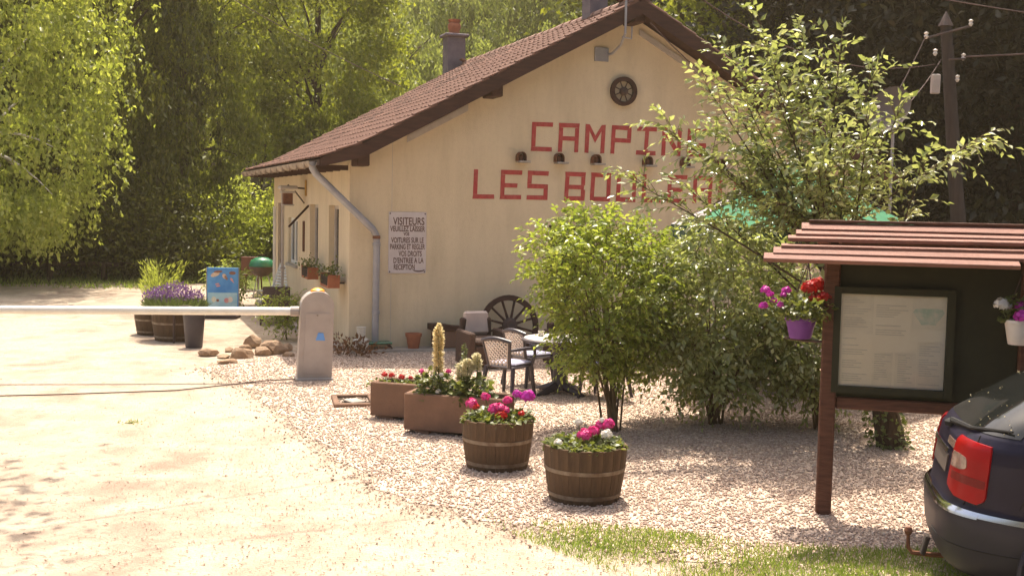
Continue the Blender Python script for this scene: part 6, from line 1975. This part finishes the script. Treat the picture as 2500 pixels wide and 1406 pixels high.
KINDS['broad'] = tree_kind(2, 13, 4.2, 7.6, 6.0, 170, 190, 0.22, 1.1, 'leaf_mid', 'bark', tr=0.26, shell=0.5)
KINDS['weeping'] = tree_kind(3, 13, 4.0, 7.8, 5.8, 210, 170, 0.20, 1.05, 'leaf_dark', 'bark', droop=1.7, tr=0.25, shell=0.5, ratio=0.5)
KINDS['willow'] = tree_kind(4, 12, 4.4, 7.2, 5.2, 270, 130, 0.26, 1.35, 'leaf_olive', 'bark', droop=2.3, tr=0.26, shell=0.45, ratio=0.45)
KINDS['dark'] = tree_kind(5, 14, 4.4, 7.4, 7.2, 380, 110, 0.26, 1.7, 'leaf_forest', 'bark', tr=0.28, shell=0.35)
KINDS['bush'] = tree_kind(6, 2.6, 1.5, 1.25, 1.25, 120, 90, 0.15, 0.7, 'leaf_mid', 'bark', tr=0.05, shell=0.4, zmin=0.1)
KINDS['slender'] = tree_kind(7, 8, 1.6, 6.4, 2.4, 90, 80, 0.16, 0.9, 'leaf_mid', 'bark', tr=0.10, shell=0.3, lean=(0.9, 0))

plant('birch', 'bright yellow green weeping birch at the left edge', (-13.9, 30.2, 0), 0.0, (1.12, 1.12, 1.2), name='birch_tree')
plant('weeping', 'tall dark weeping tree just right of the bright birch', (-13.4, 36.8, 0), 0.6, (0.92, 0.92, 1.1), name='weeping_tree')
plant('broad', 'tall leafy tree with sunlit right edge above house left eave', (-11.0, 38.5, 0), 1.9, (0.58, 0.58, 1.02), name='broadleaf_tree', leafm='leaf_mid')
plant('weeping', 'dark drooping tree far left behind the birch', (-18.0, 36, 0), 2.2, 1.1, name='weeping_tree')
plant('broad', 'olive green tree rising behind lower half of the tiled roof slope', (-7.4, 43, 0), 3.1, (0.85, 0.85, 1.05), name='broadleaf_tree')
plant('broad', 'tree far behind left part of roof with loose outline', (-11.8, 70, 1.0), 4.4, (1.35, 1.35, 1.4), name='broadleaf_tree', leafm='leaf_mid')
def wz(x, y):
    return float(hill_z(np.array(x * 1.0), np.array(y * 1.0)))
for x, y, rz, sc, lab in ((-4.6, 47, 0.4, 0.66, 'low pale willow just above the roof slope left of the red chimney pot'), (-1.4, 51, 2.0, 0.66, 'pale willow right behind the chimney with red pot'), (2.2, 54, 3.3, 0.72, 'pale willow between the two chimneys'), (5.6, 52, 5.0, 0.74, 'pale willow behind the ridge chimney'),
                          (-6.6, 57, 1.1, 0.86, 'pale willow farther up the slope left of the red chimney pot'), (-2.8, 62, 2.7, 0.86, 'far olive willow above the red chimney pot'), (1.4, 65, 4.1, 0.92, 'far olive willow high above the roof ridge'), (5.6, 66, 5.7, 0.95, 'far olive willow above the gable apex'), (-10.5, 63, 0.2, 1.0, 'far olive willow at left end of the slope')):
    plant('willow', lab, (x, y, wz(x, y) - 0.2), rz, sc, name='willow_tree')
plant('broad', 'bright leafy tree to the right behind the gable apex', (8.2, 38, 1.2), 5.2, (0.9, 0.9, 1.05), name='broadleaf_tree', leafm='leaf_mid')
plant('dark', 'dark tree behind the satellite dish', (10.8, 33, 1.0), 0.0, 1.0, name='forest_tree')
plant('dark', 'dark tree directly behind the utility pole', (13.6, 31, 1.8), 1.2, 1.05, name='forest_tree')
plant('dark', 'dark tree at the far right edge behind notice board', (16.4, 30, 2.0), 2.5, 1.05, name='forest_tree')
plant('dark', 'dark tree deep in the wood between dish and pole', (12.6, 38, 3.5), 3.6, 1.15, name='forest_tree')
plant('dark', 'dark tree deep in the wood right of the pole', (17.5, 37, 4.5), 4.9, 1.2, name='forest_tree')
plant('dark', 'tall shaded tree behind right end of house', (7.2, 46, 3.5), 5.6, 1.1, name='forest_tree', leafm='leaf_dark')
plant('weeping', 'dark tree left behind the blue poster board', (-18.5, 47, 0), 4.0, 1.2, name='weeping_tree')
plant('slender', 'slender leaning tree beyond the far corner of the house', (-11.4, 50, 0), 0.0, 1.0, name='slender_tree')
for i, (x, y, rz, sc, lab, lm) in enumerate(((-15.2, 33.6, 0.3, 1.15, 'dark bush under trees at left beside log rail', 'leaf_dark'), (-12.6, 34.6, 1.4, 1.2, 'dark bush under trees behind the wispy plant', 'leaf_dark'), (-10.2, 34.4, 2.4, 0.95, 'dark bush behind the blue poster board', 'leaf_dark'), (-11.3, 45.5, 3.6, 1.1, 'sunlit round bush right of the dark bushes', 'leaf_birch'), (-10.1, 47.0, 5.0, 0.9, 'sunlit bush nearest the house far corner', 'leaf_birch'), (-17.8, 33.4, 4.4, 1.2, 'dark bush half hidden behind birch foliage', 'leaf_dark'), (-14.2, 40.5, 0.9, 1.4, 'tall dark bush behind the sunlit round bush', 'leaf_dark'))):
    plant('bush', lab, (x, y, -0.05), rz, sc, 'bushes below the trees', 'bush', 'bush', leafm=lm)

# the wood on the slope: one leafy mass
rz_ = np.random.default_rng(99)
n = 9000
cx = rz_.uniform(-60, 60, n)
cy = rz_.uniform(72, 120, n)
keep = np.abs(cx) < cy * 0.62
cx, cy = cx[keep], cy[keep]
n = len(cx)
cz = hill_z(cx, cy) + rz_.uniform(0, 11, n)
per = 14
off = rz_.normal(size=(n, per, 3)) * np.array([0.9, 0.9, 0.7])
p = (np.stack([cx, cy, cz], 1)[:, None, :] + off).reshape(-1, 3)
N = len(p)
v, f = leaf_arrays(p, rz_.normal(size=(N, 3)) - np.array([0, 0, 0.8]), rz_.normal(size=(N, 3)) + np.array([0, 0, 1.0]), rz_.uniform(0.4, 0.8, N), rz_.uniform(0.25, 0.45, N))
tag(fast('woodland', v, f, 'leaf_mid'), 'far wooded slope rising behind the house', 'woodland', kind='stuff')
n = 5000
cx = rz_.uniform(9.5, 40, n)
cy = rz_.uniform(34, 60, n)
cz = hill_z(cx, cy) + rz_.uniform(0, 10, n)
off = rz_.normal(size=(n, per, 3)) * np.array([0.8, 0.8, 0.6])
p = (np.stack([cx, cy, cz], 1)[:, None, :] + off).reshape(-1, 3)
N = len(p)
v, f = leaf_arrays(p, rz_.normal(size=(N, 3)) - np.array([0, 0, 0.8]), rz_.normal(size=(N, 3)) + np.array([0, 0, 1.0]), rz_.uniform(0.3, 0.6, N), rz_.uniform(0.2, 0.35, N))
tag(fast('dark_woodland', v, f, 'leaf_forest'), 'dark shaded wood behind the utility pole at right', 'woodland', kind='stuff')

plant('slender', 'slender tree just outside the left edge shading the near drive', (-6.8, 11.5, 0), 0.3, (1.25, 1.25, 1.15), name='slender_tree')
plant('dark', 'dark tree beyond the car outside right of the picture', (12.5, 9.0, 0), 0.7, 0.9, name='forest_tree')
plant('dark', 'dark tree behind the viewer right of the drive', (9.5, -7.0, 0), 2.7, 0.95, name='forest_tree')
plant('dark', 'dark tree right of the parking place outside the picture', (14.0, 1.0, 0), 5.1, 0.9, name='forest_tree')

# ------------------------------------------------------------------ thin warm volume added in place of lens glare
hm = bpy.data.materials.new('veil_volume')
hm.use_nodes = True
hn = hm.node_tree
hn.nodes.remove(hn.nodes['Principled BSDF'])
pv = hn.nodes.new('ShaderNodeVolumePrincipled')
pv.inputs['Color'].default_value = (0.95, 0.78, 0.55, 1)
pv.inputs['Density'].default_value = 0.0008
pv.inputs['Anisotropy'].default_value = 0.35
hn.links.new(pv.outputs[0], hn.nodes['Material Output'].inputs['Volume'])
M['veil_volume'] = hm
hz_ = MB().box(-130, 150, -40, 170, -1.2, 62).build('veil_volume', 'veil_volume')
tag(hz_, 'thin warm volume added across the clearing as a lens glare veil', 'veil_volume', kind='stuff')
